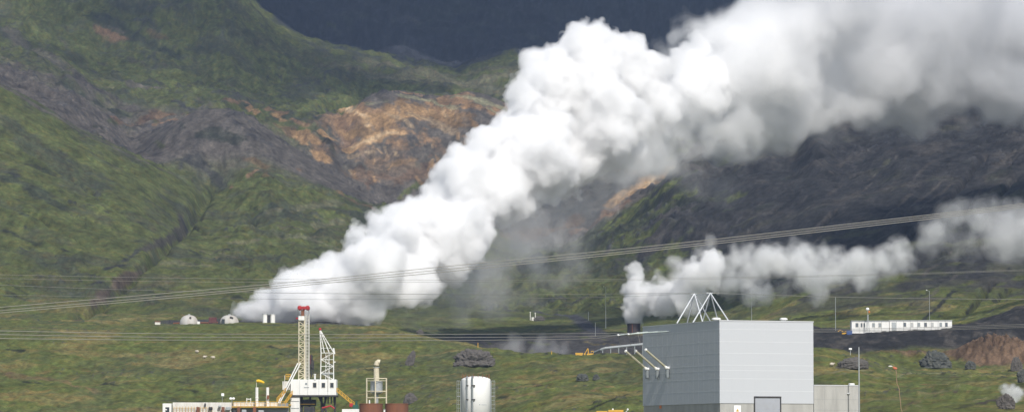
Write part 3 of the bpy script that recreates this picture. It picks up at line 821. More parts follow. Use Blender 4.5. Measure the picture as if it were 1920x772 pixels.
# ---------------------------------------------------------------- the plumes themselves
def plume_layers(prefix, root, blobs, res, layers, levels, seed, ruffle, cell, n_sub=(16, 12), ratio=(0.46, 0.42), pad=None, octaves=4, gain=.6, col=STEAM_WHITE, ruffle2=0.0, cell2=1.0, join=0.0):
    """blobs: (px, py, radius px, distance).  layers: (depth below the surface in metres, density added there)"""
    base = [(tuple(W(px, py, Yd)), r * mpp(Yd)) for px, py, r, Yd in blobs]
    sp = puffs(base, levels, seed, n_sub, ratio)
    pad = pad or (3.2 * ruffle + 2)
    f, lo, shape = blob_field(sp, res, pad, join)
    wgt = 1 - sstep(pad * .55, pad * .98, f).astype(np.float32)
    f += wgt * ruffle * grid_fbm(shape, cell / res, seed + 5, octaves, gain)
    if ruffle2: f += wgt * ruffle2 * (1.0 - np.abs(grid_fbm(shape, cell2 / res, seed + 77, 3, .6)))
    for k, (iso, dens) in enumerate(layers):
        shell(prefix, f, lo, res, iso, volume_mat(prefix, col, dens), root)

YP = 1560
def yp(px): return YP + max(px - 700, 0) * .25
plume = empty('steam_plume', ground(470, Yd=1550), label='huge white steam plume rising from the wellhead domes across the hillside', cat='steam plume')
core = [(440, 584, 3.5), (445, 581, 5), (453, 577, 7), (463, 574, 9), (474, 574, 12), (472, 586, 8), (487, 568, 14), (500, 568, 17), (518, 560, 22), (535, 548, 26), (562, 535, 28), (560, 558, 34), (600, 545, 46), (585, 515, 22), (650, 540, 56), (630, 505, 24), (700, 505, 62), (682, 455, 28), (672, 428, 14), (700, 422, 14), (730, 425, 20), (750, 440, 34), (770, 470, 66), (785, 398, 20), (810, 430, 62),
        (860, 440, 66), (830, 365, 26), (880, 345, 60), (868, 296, 20), (890, 268, 16), (915, 262, 24), (930, 340, 76), (985, 290, 76), (1000, 225, 56), (975, 180, 24), (1005, 150, 26), (1050, 165, 66), (1045, 115, 22), (1075, 95, 22), (1105, 112, 52), (1118, 75, 24), (1160, 100, 30), (1190, 88, 18), (1165, 150, 66), (1222, 130, 28), (1210, 195, 62), (1120, 230, 84), (1050, 290, 76), (760, 530, 46), (820, 505, 40), (610, 580, 20), (690, 575, 26), (540, 585, 16), (500, 588, 5), (508, 588, 8), (522, 588, 11), (1285, 122, 24), (1305, 90, 22), (1310, 160, 50)]
offs = [0, 7, -6, 4, -9, 10, -3]
plume_layers('steam_billow', plume, [(a, b, r, yp(a) + offs[i % 7] * min(1, r / 40)) for i, (a, b, r) in enumerate(core)], 0.6,
             ((0.15, 0.10), (-0.6, 0.16), (-1.9, 0.22), (-4.5, 0.25)), 2, 3, 1.0, 7.0, n_sub=(20, 13), ratio=(0.36, 0.38), octaves=5, gain=.66, ruffle2=.8, cell2=2.6, join=3.0)
soft = [(1290, 200, 70), (1350, 150, 80), (1345, 60, 50), (1360, 25, 40), (1410, 90, 110), (1420, 190, 65), (1500, 40, 120), (1530, 130, 75), (1600, 60, 125), (1620, 130, 75), (1700, 40, 140), (1720, 130, 78), (1790, 130, 62), (1810, 60, 130), (1830, 165, 36), (1900, 30, 140), (1890, 115, 55), (1990, -10, 150), (2080, -40, 150), (1220, 262, 58), (1330, 195, 50), (1380, 215, 46), (1440, 220, 36), (1130, 320, 66), (1030, 370, 60), (950, 420, 55), (880, 475, 48), (840, 530, 34), (1280, 240, 50), (1330, 235, 50), (1270, 185, 50), (1310, 190, 40), (1380, 240, 36), (1060, 400, 44), (985, 400, 50), (920, 450, 44), (1110, 285, 58), (1180, 285, 45)]
plume_layers('steam_veil', plume, [(a, b, r, yp(a) + 6 + offs[i % 7] * 1.6) for i, (a, b, r) in enumerate(soft)], 1.3,
             ((2.2, 0.010), (0.2, 0.022), (-1.8, 0.03), (-4.5, 0.045), (-9, 0.07)), 1, 8, 4.2, 26.0, n_sub=(14,), ratio=(0.5,), octaves=5, gain=.76, ruffle2=2.3, cell2=6.5, join=3.0)
drift = [(1040, 430, 60), (970, 470, 60), (900, 510, 46), (1100, 400, 55), (860, 560, 26), (740, 592, 20), (820, 580, 20), (950, 540, 34), (1060, 490, 30), (1000, 565, 20), (770, 608, 12), (1290, 330, 22), (1350, 360, 14), (1460, 250, 26), (1560, 215, 22), (1660, 210, 26), (1760, 215, 24), (1815, 225, 14)]
plume_layers('steam_wisp', plume, [(a, b, r, yp(a) + 15 + offs[i % 7]) for i, (a, b, r) in enumerate(drift)], 1.15,
             ((3.0, 0.003), (0.5, 0.006), (-2.0, 0.009), (-4.5, 0.012)), 1, 19, 3.2, 20.0, n_sub=(12,), ratio=(0.5,), octaves=5, gain=.74, ruffle2=1.4, cell2=8.0)
# cooling stack
YC = 1690
def yc(px): return YC - max(px - 1200, 0) * .36
stackp = empty('steam_plume', W(1188, 606, YC), label='white steam puffing from the black stack and drifting behind the grey building', cat='steam plume')
c2 = [(1187, 600, 10), (1190, 588, 14), (1190, 572, 19), (1183, 556, 18), (1190, 540, 18), (1192, 520, 15), (1188, 503, 10), (1212, 560, 26), (1237, 562, 26), (1222, 535, 12), (1262, 562, 28), (1288, 555, 26), (1300, 530, 22), (1298, 505, 18), (1322, 520, 22), (1335, 490, 18)]
plume_layers('steam_billow', stackp, [(a, b, r, yc(a) + offs[i % 7] * .3) for i, (a, b, r) in enumerate(c2)], 0.36,
             ((0.1, 0.12), (-0.4, 0.2), (-1.2, 0.3), (-2.4, 0.4)), 2, 23, 0.5, 5.0, ruffle2=.5, cell2=2.4, join=1.0)
c3 = [(1255, 556, 26), (1400, 505, 30), (1420, 540, 24), (1285, 550, 30), (1300, 510, 32), (1330, 480, 24), (1345, 500, 40), (1385, 490, 26), (1370, 528, 36), (1320, 570, 18), (1425, 515, 28), (1460, 490, 32), (1500, 475, 26), (1510, 506, 36), (1550, 480, 18), (1470, 540, 18), (1560, 508, 30), (1600, 500, 26), (1620, 508, 24), (1530, 550, 14), (1660, 495, 22), (1690, 480, 18)]
plume_layers('steam_veil', stackp, [(a, b, r * (.86 if a > 1420 else 1), yc(a) + offs[i % 7] * .8) for i, (a, b, r) in enumerate(c3)], 0.62,
             ((1.2, 0.02), (0.1, 0.036), (-1.2, 0.06), (-3.2, 0.1)), 1, 29, 1.9, 12.0, n_sub=(14,), ratio=(0.48,), octaves=5, gain=.74, ruffle2=1.2, cell2=4.2)
c4 = [(1730, 465, 18), (1760, 430, 26), (1790, 410, 22), (1800, 450, 26), (1840, 420, 30), (1850, 460, 22), (1890, 430, 36), (1910, 395, 22), (1960, 420, 44), (2030, 400, 44), (1690, 500, 12)]
plume_layers('steam_wisp', stackp, [(a, b, r, yc(a) + offs[i % 7] * .8) for i, (a, b, r) in enumerate(c4)], 0.7,
             ((1.6, 0.010), (0.1, 0.016), (-1.4, 0.026), (-3.0, 0.036)), 1, 37, 2.3, 13.0, n_sub=(14,), ratio=(0.48,), octaves=5, gain=.72, ruffle2=1.0, cell2=5.5)
# small hot spring vent at the edge of the flat, and damp steam hanging in the pit
YV = ground(1900, 757).y
vent = empty('steam_plume', ground(1902, 757), label='small white jet of steam fanning up beside dark rocks at the edge of the flat', cat='steam plume')
plume_layers('steam_billow', vent, [(1903, 754, 4, YV), (1901, 748, 7, YV), (1897, 740, 9, YV), (1891, 731, 8, YV), (1905, 736, 10, YV), (1886, 724, 5, YV), (1912, 732, 8, YV), (1897, 728, 8, YV)], 0.16,
             ((0.25, 0.10), (0.0, 0.2), (-0.25, 0.35)), 1, 41, 0.32, 1.8, n_sub=(12,), ratio=(0.5,))
pit = empty('steam_plume', ground(1040, Yd=1500), label='thin damp steam drifting over the dark gravel pit', cat='steam plume')
plume_layers('steam_wisp', pit, [(1012, 650, 14, 1480), (1035, 660, 14, 1480), (1062, 662, 16, 1480), (1090, 664, 10, 1480), (1015, 664, 10, 1480), (960, 648, 12, 1490)], 0.6,
             ((0.8, 0.012), (0.0, 0.02), (-1.0, 0.03)), 1, 43, 1.0, 6.0, n_sub=(12,), ratio=(0.5,))
# ---------------------------------------------------------------- paints
P_WHITE = paint('white_paint', (0.80, 0.80, 0.77), .7, dirt=.2, scale=.6, streak=True)
P_WHITE2 = paint('aged_white_paint', (0.70, 0.69, 0.64), .6, dirt=.55, scale=.9, streak=True, dirt_col=(.3, .22, .15))
P_CREAM = paint('cream_paint', (0.66, 0.60, 0.44), .55, dirt=.4, scale=1.2)
P_RED = paint('red_paint', (0.42, 0.022, 0.03), .5, dirt=.3, scale=1.0)
P_YELLOW = paint('yellow_paint', (0.62, 0.36, 0.045), .5, dirt=.3, scale=1.0)
P_SOCK = paint('yellow_cloth', (0.80, 0.50, 0.02), .8, dirt=.15, scale=1.0)
P_BLACK = paint('dark_steel', (0.028, 0.030, 0.034), .6, dirt=.4, scale=1.0)
P_GREY = paint('galvanised_steel', (0.42, 0.45, 0.46), .45, .3, dirt=.3, scale=1.0)
P_DGREY = paint('grey_green_pipe', (0.25, 0.28, 0.29), .5, .2, dirt=.3)
P_RUST = paint('rusty_steel', (0.215, 0.085, 0.042), .85, dirt=.7, scale=.45, dirt_col=(.10, .05, .035), streak=True, bump=.3)
P_REDB = paint('dark_red_paint', (0.10, 0.028, 0.030), .6, dirt=.4)
P_BLUE = paint('blue_paint', (0.04, 0.09, 0.25), .5, dirt=.3)
P_GREEN = paint('green_paint', (0.02, 0.10, 0.07), .5, dirt=.3)
P_GLASS = paint('window_glass', (0.022, 0.032, 0.042), .12, dirt=.1, spec=.6)
P_CLAD = paint('metal_cladding', (0.51, 0.53, 0.56), .65, 0.0, dirt=.22, scale=.25, dirt_col=(.48, .50, .53))
P_CLADL = paint('cladding_trim', (0.62, 0.64, 0.665), .6, 0.0, dirt=.1, scale=.3)
P_CONC = paint('concrete', (0.43, 0.425, 0.40), .9, dirt=.75, scale=.55, streak=True, dirt_col=(.27, .265, .25), bump=.2)
P_DOOR = paint('door_paint', (0.37, 0.39, 0.43), .5, dirt=.2, scale=.6)
P_PORC = paint('khaki_porcelain', (0.38, 0.36, 0.25), .4, dirt=.2, scale=2.0)
P_GLASSINS = paint('pale_insulator_glass', (0.55, 0.62, 0.58), .2, dirt=.1)
P_WIRE = paint('weathered_aluminium', (0.33, 0.32, 0.29), .5, .4, dirt=.2)
P_LAMP = paint('lamp_cover', (0.85, 0.86, 0.86), .25, dirt=.1)
P_ORANGE = paint('orange_plastic', (0.75, 0.20, 0.03), .5, dirt=.2)
P_DOME = paint('aluminium_dome', (0.47, 0.455, 0.425), .7, 0.0, dirt=.6, scale=.5, dirt_col=(.3, .24, .18), streak=True)
P_STACK = paint('black_stack', (0.022, 0.018, 0.024), .7, dirt=.4, scale=.7, streak=True, dirt_col=(.13, .07, .04))
P_WOOL = paint('wool', (0.55, 0.50, 0.42), .95, dirt=.4, scale=6)
P_LAVA = paint('lava_rock', (0.080, 0.073, 0.069), .95, dirt=.9, scale=1.1, dirt_col=(.15, .136, .118), bump=1.0)
P_PALEROCK = paint('lichen_grey_rock', (0.055, 0.060, 0.058), .95, dirt=.9, scale=.9, dirt_col=(.15, .152, .13), bump=1.0)
P_GRAV = paint('gravel', (0.105, 0.097, 0.088), .95, dirt=.8, scale=1.2, dirt_col=(.06, .056, .052), bump=.6)

def loc(root, Yd):
    def L(px, py, dy=0.0):
        return W(px, py, Yd + dy) - root.location
    return L
def pbox(mb, L, x0, x1, y0, y1, depth, dy=0.0, bevel=0.0):
    a, b = L(x0, y1, dy), L(x1, y0, dy)
    return mb.box(a.x, b.x, a.y, a.y + depth, a.z, b.z, bevel=bevel)
def at_ground(px, Yd, sink=0.0):
    g = ground(px, Yd=Yd); g.z -= sink
    return g

# ---------------------------------------------------------------- grey switchgear building
bx, by = W(1349, 600, 729).x, 729.0
groundz = height(bx, by) - 0.3
bld = empty('substation_building', (bx, by, groundz), math.atan2(.353, .936), label='tall windowless grey metal clad building on a concrete base', cat='industrial building')
ZT = W(1349, 601, 729).z - groundz; ZB = W(1349, 755, 729).z - groundz
FW, LW = 19.35, 37.45
m = MB(); m.box(0, FW, 0, LW, ZB, ZT); m.build('metal_wall', P_CLAD, bld)
H = ZT - ZB
fl = bld.children[0]
m = MB()
for f_ in (.10, .25, .39, .535, .60, .70, .85):
    z = ZT - f_ * H
    m.box(-.014, FW + .014, -.014, 0.0, z - .045, z + .045); m.box(-.014, 0.0, 0.0, LW, z - .045, z + .045)
m.build('panel_joint', P_CLADL, fl)  # lighter paint stands in for the sky reflected by raised flashing
m = MB()
for k in range(1, 8):
    x = FW * k / 8
    m.box(x - .015, x + .015, -.008, 0, ZB + .1, ZT - .1)
for k in range(1, 15):
    y = LW * k / 15
    m.box(-.008, 0, y - .015, y + .015, ZB + .1, ZT - .1)
m.build('vertical_seam', P_CLAD, fl)
m = MB(); m.box(-.08, FW + .08, -.08, .12, ZT, ZT + .16); m.box(-.08, .12, .12, LW, ZT, ZT + .16); m.box(FW - .12, FW + .08, .12, LW, ZT, ZT + .16)
m.build('parapet_trim', P_CLADL, bld)
m = MB(); m.box(.12, FW - .12, .12, LW - .1, ZT, ZT + .08); m.build('roof', P_GREY, bld)
def fx(px):    # photo column on the front wall -> metres along it
    q = (px - 960) / FPX
    return (q * 729 - bx) / (.936 - q * .353)
def ly(px):    # photo column on the side wall -> metres along it
    q = (px - 960) / FPX
    return (bx - q * 729) / (.353 + q * .936)
def fz(px, py):
    yy = 729 + .353 * fx(px)
    return W(px, py, yy).z - groundz
def lz(px, py):
    yy = 729 + .936 * ly(px)
    return W(px, py, yy).z - groundz
D0, D1 = fx(1414), fx(1463)
DZ = fz(1440, 743)
m = MB(); m.box(.12, D0, .12, .7, 0, ZB); m.box(D1, FW, .12, .7, 0, ZB); m.box(.12, .7, .7, LW - .1, 0, ZB); m.box(.7, FW, LW - .7, LW - .1, 0, ZB); m.box(FW - .6, FW, .7, LW - .7, 0, ZB)
m.build('concrete_base', P_CONC, bld)
m = MB(); m.box(D0 + .12, D1 - .12, -.02, .05, 0, DZ - .18)
for k in range(1, 12): m.box(D0 + .12, D1 - .12, -.035, -.02, k * .5 - .015, k * .5 + .015)
dr = m.build('roller_door', P_DOOR, bld)
m = MB(); m.box(D0 - .1, D0 + .12, -.12, .2, 0, DZ); m.box(D1 - .12, D1 + .1, -.12, .2, 0, DZ); m.box(D0 - .1, D1 + .1, -.16, .2, DZ - .16, DZ + .08)
m.build('door_frame', P_BLACK, dr)
x0, x1 = fx(1376), fx(1389)
m = MB(); m.box(x0, x1, .06, .12, fz(1380, 775), fz(1380, 759), bevel=.02); sg = m.build('sign', P_LAMP, bld)
m = MB(); c = (x0 + x1) / 2; zc = fz(1380, 768); m.prism([(c - .3, zc - .25), (c + .3, zc - .25), (c, zc + .3)], .03, .055); m.build('warning_triangle', P_YELLOW, sg)
m = MB(); y = ly(1237); m.box(.06, .118, y - .5, y + .5, lz(1237, 765), lz(1237, 759)); m.build('orange_plate', P_ORANGE, bld)
# lower concrete wing
AX1 = fx(1610); AZ = fz(1530, 722)
m = MB(); m.box(FW + .1, AX1, .05, 16, 0, AZ); an = m.build('concrete_wing', P_CONC, bld)
m = MB(); m.box(FW + .1, AX1 + .06, -.02, 16.05, AZ, AZ + .14); m.build('coping', P_CLADL, an)
m = MB()
for x in (FW + 2.3, FW + 4.7, FW + 7.0): m.box(x - .012, x + .012, .038, .05, 0, AZ)
for z in (AZ - 2.6, AZ - 4.6): m.box(FW + .1, AX1, .037, .05, z - .012, z + .012)
m.build('formwork_joint', P_DGREY, an)
m = MB(); x = fx(1590); z = fz(1590, 737); m.ball((x, -.12, z), .28, 2, (1, .8, .6)); m.tube((x, .05, z), (x, -.1, z), .08); m.build('wall_lamp', P_LAMP, an, True)
x = fx(1600); m = MB(); m.box(x - .55, x + .5, .4, 1.2, AZ + .14, AZ + .5, bevel=.12); m.build('roof_vent', P_WHITE, an)
# roof vents
for px, wd in ((1327, .9), (1482, .75)):
    x = fx(px) if px > 1349 else .8
    yy = 3.0 if px > 1349 else ly(px) + 1
    m = MB()
    m.lathe((x if px > 1349 else 2.2, yy, ZT + .08), [(wd * .6, 0), (wd * .6, .35), (wd, .38), (wd, .62), (wd * .6, .78)], 16); m.build('roof_vent', P_WHITE, bld, False)
# line gantries: pyramids of pale tubes on the roof
bld_m = Matrix.Translation(bld.location) @ Matrix.Rotation(bld.rotation_euler.z, 4, 'Z')
inv = bld_m.inverted()
for apex, feet in (((1302, 550, 752), ((1269, 745), (1287, 757), (1337, 760), (1318, 744))), ((1332, 549, 746), ((1299, 742), (1316, 750), (1348, 753), (1367, 736)))):
    top = inv @ W(*apex)
    g = None
    for px, yd in feet:
        p = inv @ W(px, 600, yd); p.z = ZT + .08
        m = MB(); m.tube(p, top, .125, .11, 8)
        if g is None:
            g = m.build('gantry', P_CLADL, bld)
            k = MB(); k.box(top.x - .9, top.x + .5, top.y - .12, top.y + .12, top.z - .12, top.z + .12); k.build('cross_arm', P_GREY, g)
        else: m.build('leg', P_CLADL, g)
# wall bushings on the side
BUSH_TIP = []
for (bpx, brow), (tpx, tpy) in (((1216, 691), (1174, 655)), ((1235, 691), (1193, 653)), ((1254, 689), (1212, 651))):
    y = ly(bpx); z = lz(bpx, brow)
    base = Vector((-.5, y, z)); tip = Vector((-5.0, y, z + 3.55))
    d = (tip - base)
    m = MB(); m.tube((0, y, z - .05), (-.55, y, z + .02), .30, .26, 12); m.tube(base, base + d * .1, .34, .2, 12)
    b_ = m.build('bushing', P_WHITE, bld)
    n = 34
    m = MB(); m.path([base + d * (.08 + .87 * i / n) for i in range(n + 1)], [.17 if i % 2 else .25 for i in range(n + 1)], 10); m.build('insulator', P_PORC, b_)
    m = MB(); m.tube(base + d * .95, tip, .33, .26, 12); m.build('end_cap', P_WHITE, b_)
    m = MB(); m.box(-.62, -.1, y - .35, y + .35, z - 1.9, z - .35, bevel=.05); m.box(-.72, -.62, y - .15, y + .2, z - 1.3, z - .6); m.build('mount_box', P_DGREY, b_)
    BUSH_TIP.append(bld_m @ tip)

# ---------------------------------------------------------------- wires
def wire(pts, label, group, r=.045, mat=None, n=48):
    """pts: (photo column, row, distance) along one conductor"""
    a = np.array(pts, float)
    t = np.linspace(a[0, 0], a[-1, 0], n)
    yy = pchip(a[:, 0], a[:, 1], t); dd = np.interp(t, a[:, 0], a[:, 2])
    P = [W(t[i], yy[i], dd[i]) for i in range(n)]
    o = MB().path(P, r, 5).build('power_line', mat or P_WIRE, None, True)
    return tag(o, label, 'power line', group)
gw = 'overhead power lines across the valley'
for k, (nm, ys) in enumerate((('uppermost', (617, 575.6, 548.7, 519.7, 502.7, 471.7, 455, 419, 381.5, 300)), ('middle', (623, 581.9, 554.3, 523.8, 508, 476.5, 459.6, 423, 385, 304)), ('lowest', (628, 586.2, 558.4, 527.6, 512.6, 480.5, 463.4, 427, 388.5, 308)))):
    wire(list(zip((-500, 0, 320, 640, 800, 1120, 1280, 1600, 1920, 2500), ys, [560 + 4 * k] * 10)), f'{nm} of the three pale wires climbing across the big steam plume', gw, .047)
wire([(-500, 500, 980), (0, 514.5, 960), (320, 520.7, 950), (640, 524, 940), (960, 525, 930), (1280, 520.6, 920), (1600, 515, 910), (1920, 505, 900), (2500, 480, 880)], 'thin wire passing behind the gantries and sagging over the green slope, higher one', gw, .035)
wire([(-500, 508, 982), (0, 521.5, 962), (320, 527.5, 952), (640, 529, 942), (960, 528, 932), (1280, 523.5, 922), (1600, 517, 912), (1920, 507, 902), (2500, 482, 882)], 'thin wire just under the highest sagging wire on the green slope', gw, .035)
g1, g2 = W(1302, 550, 752), W(1332, 549, 746)
wire([(-500, 512, 900), (0, 534, 880), (320, 545, 850), (640, 550, 820), (960, 552, 785), (1120, 550.7, 768), (1332, 549, 746)], 'pale wire running level from the left slope to the taller gantry top', gw, .045)
wire([(-500, 530, 905), (0, 552, 885), (320, 558, 855), (640, 561, 825), (960, 559, 790), (1120, 557, 772), (1302, 550, 752)], 'faint wire ending at the gantry nearer the black stack', gw, .03)
wire([(1332, 549, 746), (1600, 557, 770), (1760, 559.5, 790), (1920, 560.5, 810), (2500, 556, 860)], 'pale wire leaving the gantry towards the white cabins and berm', gw, .045)
ENDS = ((1159, 627.6, 742), (1178, 626, 747), (1196, 624, 752))
WALLP = []
for k, (nm, ys) in enumerate((('upper', (607, 619.6, 625, 626.5, 625.5, 624.6)), ('middle', (614, 626.5, 631.5, 632.5, 631.5, 630)), ('lower', (620, 633.8, 637, 638.3, 636.5, 634)))):
    e = ENDS[2 - k]
    wire(list(zip((-500, 0, 320, 640, 960, 1110), ys, (640, 650, 665, 690, 715, 735))) + [e], f'{nm} of the three level wires crossing the grass bank to the grey building', gw, .05)
for k, (nm, a, b) in enumerate((('upper', 617.6, 607.5), ('middle', 620.2, 610.2), ('lower', 622.4, 613))):
    wire([(1480, a + 1.2, 775), (1525, a, 772), (1700, (a + b) / 2 + 1.5, 760), (1920, b, 745), (2500, b - 22, 720)], f'{nm} of three close wires between the grey building and the berm at right', gw, .045)
# strain insulators from the line ends to the wall, and droppers to the bushings
for k, (e, wpx) in enumerate(zip(ENDS, (1216, 1235, 1254))):
    A = W(*e)
    y = ly(wpx); B = bld_m @ Vector((-.02, y, lz(wpx, 620.5 + .6 * (2 - k))))
    root = empty('insulator_string', A, label=('string of pale glass discs to the wall, nearest the corner edge', 'string of pale glass discs between two others above the bushings', 'string of pale glass discs reaching farthest along the grey wall')[k], cat='insulator', group='insulator strings at the grey wall')
    B = B - A; d = B
    n = 60
    m = MB(); m.path([d * (.06 + .9 * i / n) for i in range(n + 1)], [.04 if i % 2 else .13 for i in range(n + 1)], 8); m.build('disc_stack', P_GLASSINS, root)
    m = MB(); m.tube(d * .94, d, .05); m.build('end_rod', P_GREY, root)
    m = MB(); m.ball((0, 0, 0), .22, 2, (1.3, .8, .8)); m.build('clamp', P_LAMP, root, True)
    T = BUSH_TIP[k]
    mid = (A + T) / 2 + Vector((-.25, 0, -.4))
    o = MB().path([A, A * .7 + mid * .3, mid, T * .6 + mid * .4, T], .025, 5).build('dropper_cable', P_WIRE, None, True)
    tag(o, ('short cable dropping to the bushing closest to the building edge', 'short cable dropping to the bushing between the other two', 'short cable dropping to the bushing farthest from the building edge')[k], 'cable', 'cables down to the bushings')

# ---------------------------------------------------------------- black stack
YS = YC
r = at_ground(1188, YS, .5)
st = empty('steam_stack', r, label='squat black rust streaked stack beside the grey building, steaming', cat='chimney')
L = loc(st, YS); R_ = 12.5 * mpp(YS)
zt = L(1188, 606).z; zb = L(1188, 628).z
m = MB(); m.lathe((0, 0, 0), [(R_ * 1.15, 0), (R_ * 1.08, zb), (R_ * .98, (zb + zt) / 2), (R_, zt), (R_ * .88, zt), (R_ * .85, zt - 1.5)], 32); m.build('shell', P_STACK, st, False)
m = MB(); m.lathe((0, 0, zt - .25), [(R_ + .03, 0), (R_ + .1, .05), (R_ + .1, .2), (R_ + .03, .25)], 32, cap=False); m.build('rim', P_BLACK, st)
m = MB(); m.box(-.9, -.7, -R_ - .12, -R_ + .1, zb, zt - .2); m.build('ladder', P_RUST, st)

# ---------------------------------------------------------------- wellhead domes and silencer on the pad
def dome(px0, px1, top, bot, Yd, label, door):
    c = (px0 + px1) / 2
    root = empty('wellhead_dome', at_ground(c, Yd, .2), label=label, cat='dome', group='wellhead domes')
    L = loc(root, Yd); R0 = (px1 - px0) / 2 * mpp(Yd); h = L(c, top).z
    prof = [(R0 * math.cos(a) ** .8 if a < math.pi / 2 else .02, h * (.12 + .88 * math.sin(a))) for a in np.linspace(0, math.pi / 2 - .05, 9)]
    m = MB(); m.lathe((0, 0, 0), [(R0, 0)] + prof, 20); m.build('shell', P_DOME, root)
    m = MB(); m.lathe((0, 0, h * .97), [(.5, 0), (.5, .35), (.35, .45)], 12); m.build('vent', P_GREY, root)
    m = MB(); m.box(R0 * .12, R0 * .12 + .7, -R0 * .9, -R0 * .7, h * .62, h * .62 + .7); m.build('hatch', P_BLACK, root)
    if door:
        m = MB(); m.box(-R0 * .72, -R0 * .72 + 1.15, -R0 * .92, -R0 * .5, .1, 2.0); d = m.build('door', P_GLASS, root)
        m = MB(); m.box(R0 * .3, R0 * .3 + .6, -R0 * .9, -R0 * .6, h * .6, h * .6 + .55); m.build('hatch', P_BLACK, root)
    else:
        m = MB(); m.box(R0 * .93, R0 * 1.18, -1.2, .6, .1, 1.5); m.build('side_box', P_WHITE, root)
    return root
YD = 1514
dome(338, 373, 590, 607, YD, 'clean pale dome hut on the grass crest with no steam', False)
dome(413, 449, 590, 608, YD, 'stained pale dome hut with a dark doorway, steam pouring out behind it', True)
sil = empty('silencer', at_ground(505, YD, .2), label='white upright steam silencer with a dark gap under the plume', cat='silencer')
L = loc(sil, YD); h = L(505, 590).z
for sx in (-1.5, 1.5):
    m = MB(); m.lathe((sx, 0, 0), [(.95, 0), (.95, h), (1.02, h), (1.02, h + .2)], 20); m.build('drum', P_WHITE, sil)
m = MB(); m.box(-.6, .6, -.55, .5, 0, h); m.build('duct', P_BLACK, sil)
m = MB(); m.box(-2.4, 2.4, -.9, .9, h + .25, h + .45); m.build('top_plate', P_GREY, sil)
ct = empty('container', at_ground(400, YD - 3, .1), label='dark red box container between the two pale domes', cat='container')
m = MB(); m.box(-1.5, 1.5, -1.1, 1.1, .25, 2.5, bevel=.05); b_ = m.build('body', P_REDB, ct)
m = MB()
for x in (-1.1, -.4, .3, 1.0): m.box(x - .08, x + .08, -1.15, -1.1, .4, 2.35)
m.build('corrugation', P_REDB, b_)
m = MB(); m.box(-1.55, 1.55, -1.0, 1.0, 0, .24); m.build('skid', P_BLACK, ct)
pl = empty('steam_pipe', at_ground(380, YD + 2, 0), label='low rust red pipe running between the dome huts', cat='pipe')
L = loc(pl, YD + 2)
m = MB(); pts = [ground(p, Yd=YD + 2) - pl.location + Vector((0, 0, .55)) for p in range(326, 412, 12)]; m.path(pts, .28, 8); m.build('tube', P_RUST, pl)
for p in range(330, 410, 20):
    q = ground(p, Yd=YD + 2) - pl.location
    m = MB(); m.box(q.x - .12, q.x + .12, -.2, .2, q.z - .1, q.z + .45); m.build('support', P_BLACK, pl)
hut = empty('hut', at_ground(297, 1510, .1), label='tiny pale hut at the end of the pad left of the domes', cat='hut')
m = MB(); m.box(-1.0, 1.0, -.9, .9, 0, 1.05); m.build('wall', P_WHITE2, hut)
m = MB(); m.prism([(-1.15, 1.05), (1.15, 1.05), (.9, 1.35), (-.9, 1.35)], -1.05, 1.05); m.build('roof', P_RUST, hut)
dk = empty('valve_cabinet', at_ground(320, 1512, .1), label='narrow black cabinet left of the clean dome', cat='cabinet')
m = MB(); m.box(-.55, .55, -.5, .5, 0, 1.3, bevel=.05); m.build('body', P_BLACK, dk)
m = MB(); m.tube((-.2, 0, 1.3), (-.2, 0, 1.9), .12); m.build('vent_pipe', P_BLACK, dk)

# ---------------------------------------------------------------- drilling rig
YRG = 1215
rig = empty('drilling_rig', at_ground(587, YRG, .3), label='drilling rig with a red crowned lattice mast above a white cabin', cat='drilling rig')
L = loc(rig, YRG)
m = MB(); pbox(m, L, 545, 630.5, 710.5, 740, 9, 0, .06); cab = m.build('cabin', P_WHITE, rig)
m = MB()
for px in (562, 577, 598, 614.5): pbox(m, L, px - .25, px + .25, 711.5, 739.5, .04, -.04)
m.build('panel_seam', P_DGREY, cab)
for px in (590, 606.3, 622.3):
    m = MB(); pbox(m, L, px - 4.1, px + 4.1, 715.9, 726.6, .08, -.08); f = m.build('window', P_WHITE2, cab)
    m = MB(); pbox(m, L, px - 3.1, px + 3.1, 716.9, 725.6, .05, -.13); m.build('pane', P_GLASS, f)
m = MB(); a = L(574, 719, -.09); m.box(a.x - .3, a.x + .3, a.y, a.y + .05, a.z - .25, a.z + .35); a = L(574, 725, -.09); m.box(a.x - .7, a.x + .9, a.y, a.y + .05, a.z - .2, a.z); m.build('emblem', P_DGREY, cab)
m = MB(); pbox(m, L, 543, 632, 740, 742.6, 9.2, -.15); m.build('floor_beam', P_BLACK, rig)
m = MB(); pbox(m, L, 529.5, 545, 714, 730, 7, 1.2, .05); m.build('wind_wall', P_WHITE2, rig)
m = MB(); pbox(m, L, 544.5, 562, 740, 800, 7, .3, .05); m.build('pillar', P_WHITE, rig)
m = MB()
for y in (751, 764): pbox(m, L, 546, 561, y, y + .8, .1, .2)
m.build('ledge', P_DGREY, rig)
# dark understructure
for a, b in (((566, 742), (566, 802)), ((628, 742), (628, 802)), ((598, 742), (612, 772)), ((612, 742), (598, 800)), ((603, 742), (603, 800)), ((582, 742), (578, 800))):
    m = MB(); m.tube(L(*a, 3.5), L(*b, 3.5), .32, None, 6); m.build('leg', P_BLACK, rig)
m = MB(); pbox(m, L, 563, 592, 748, 760, 4, 4); pbox(m, L, 570, 590, 761, 775, 3, 3); m.build('engine_block', P_BLACK, rig)
m = MB(); pbox(m, L, 562, 591, 756, 757.5, .3, 2.5); m.build('yellow_rail', P_YELLOW, rig)
m = MB()
for x in (608, 614, 620, 625): pbox(m, L, x, x + 2.2, 743, 752 + (x % 3) * 2, 1, 2)
m.build('hose_bundle', P_BLACK, rig)
m = MB(); m.path([L(604, 764, 1), L(612, 762, 1), L(620, 760, 1), L(627, 765, 1)], .28, 6); m.build('red_hose', P_RED, rig)

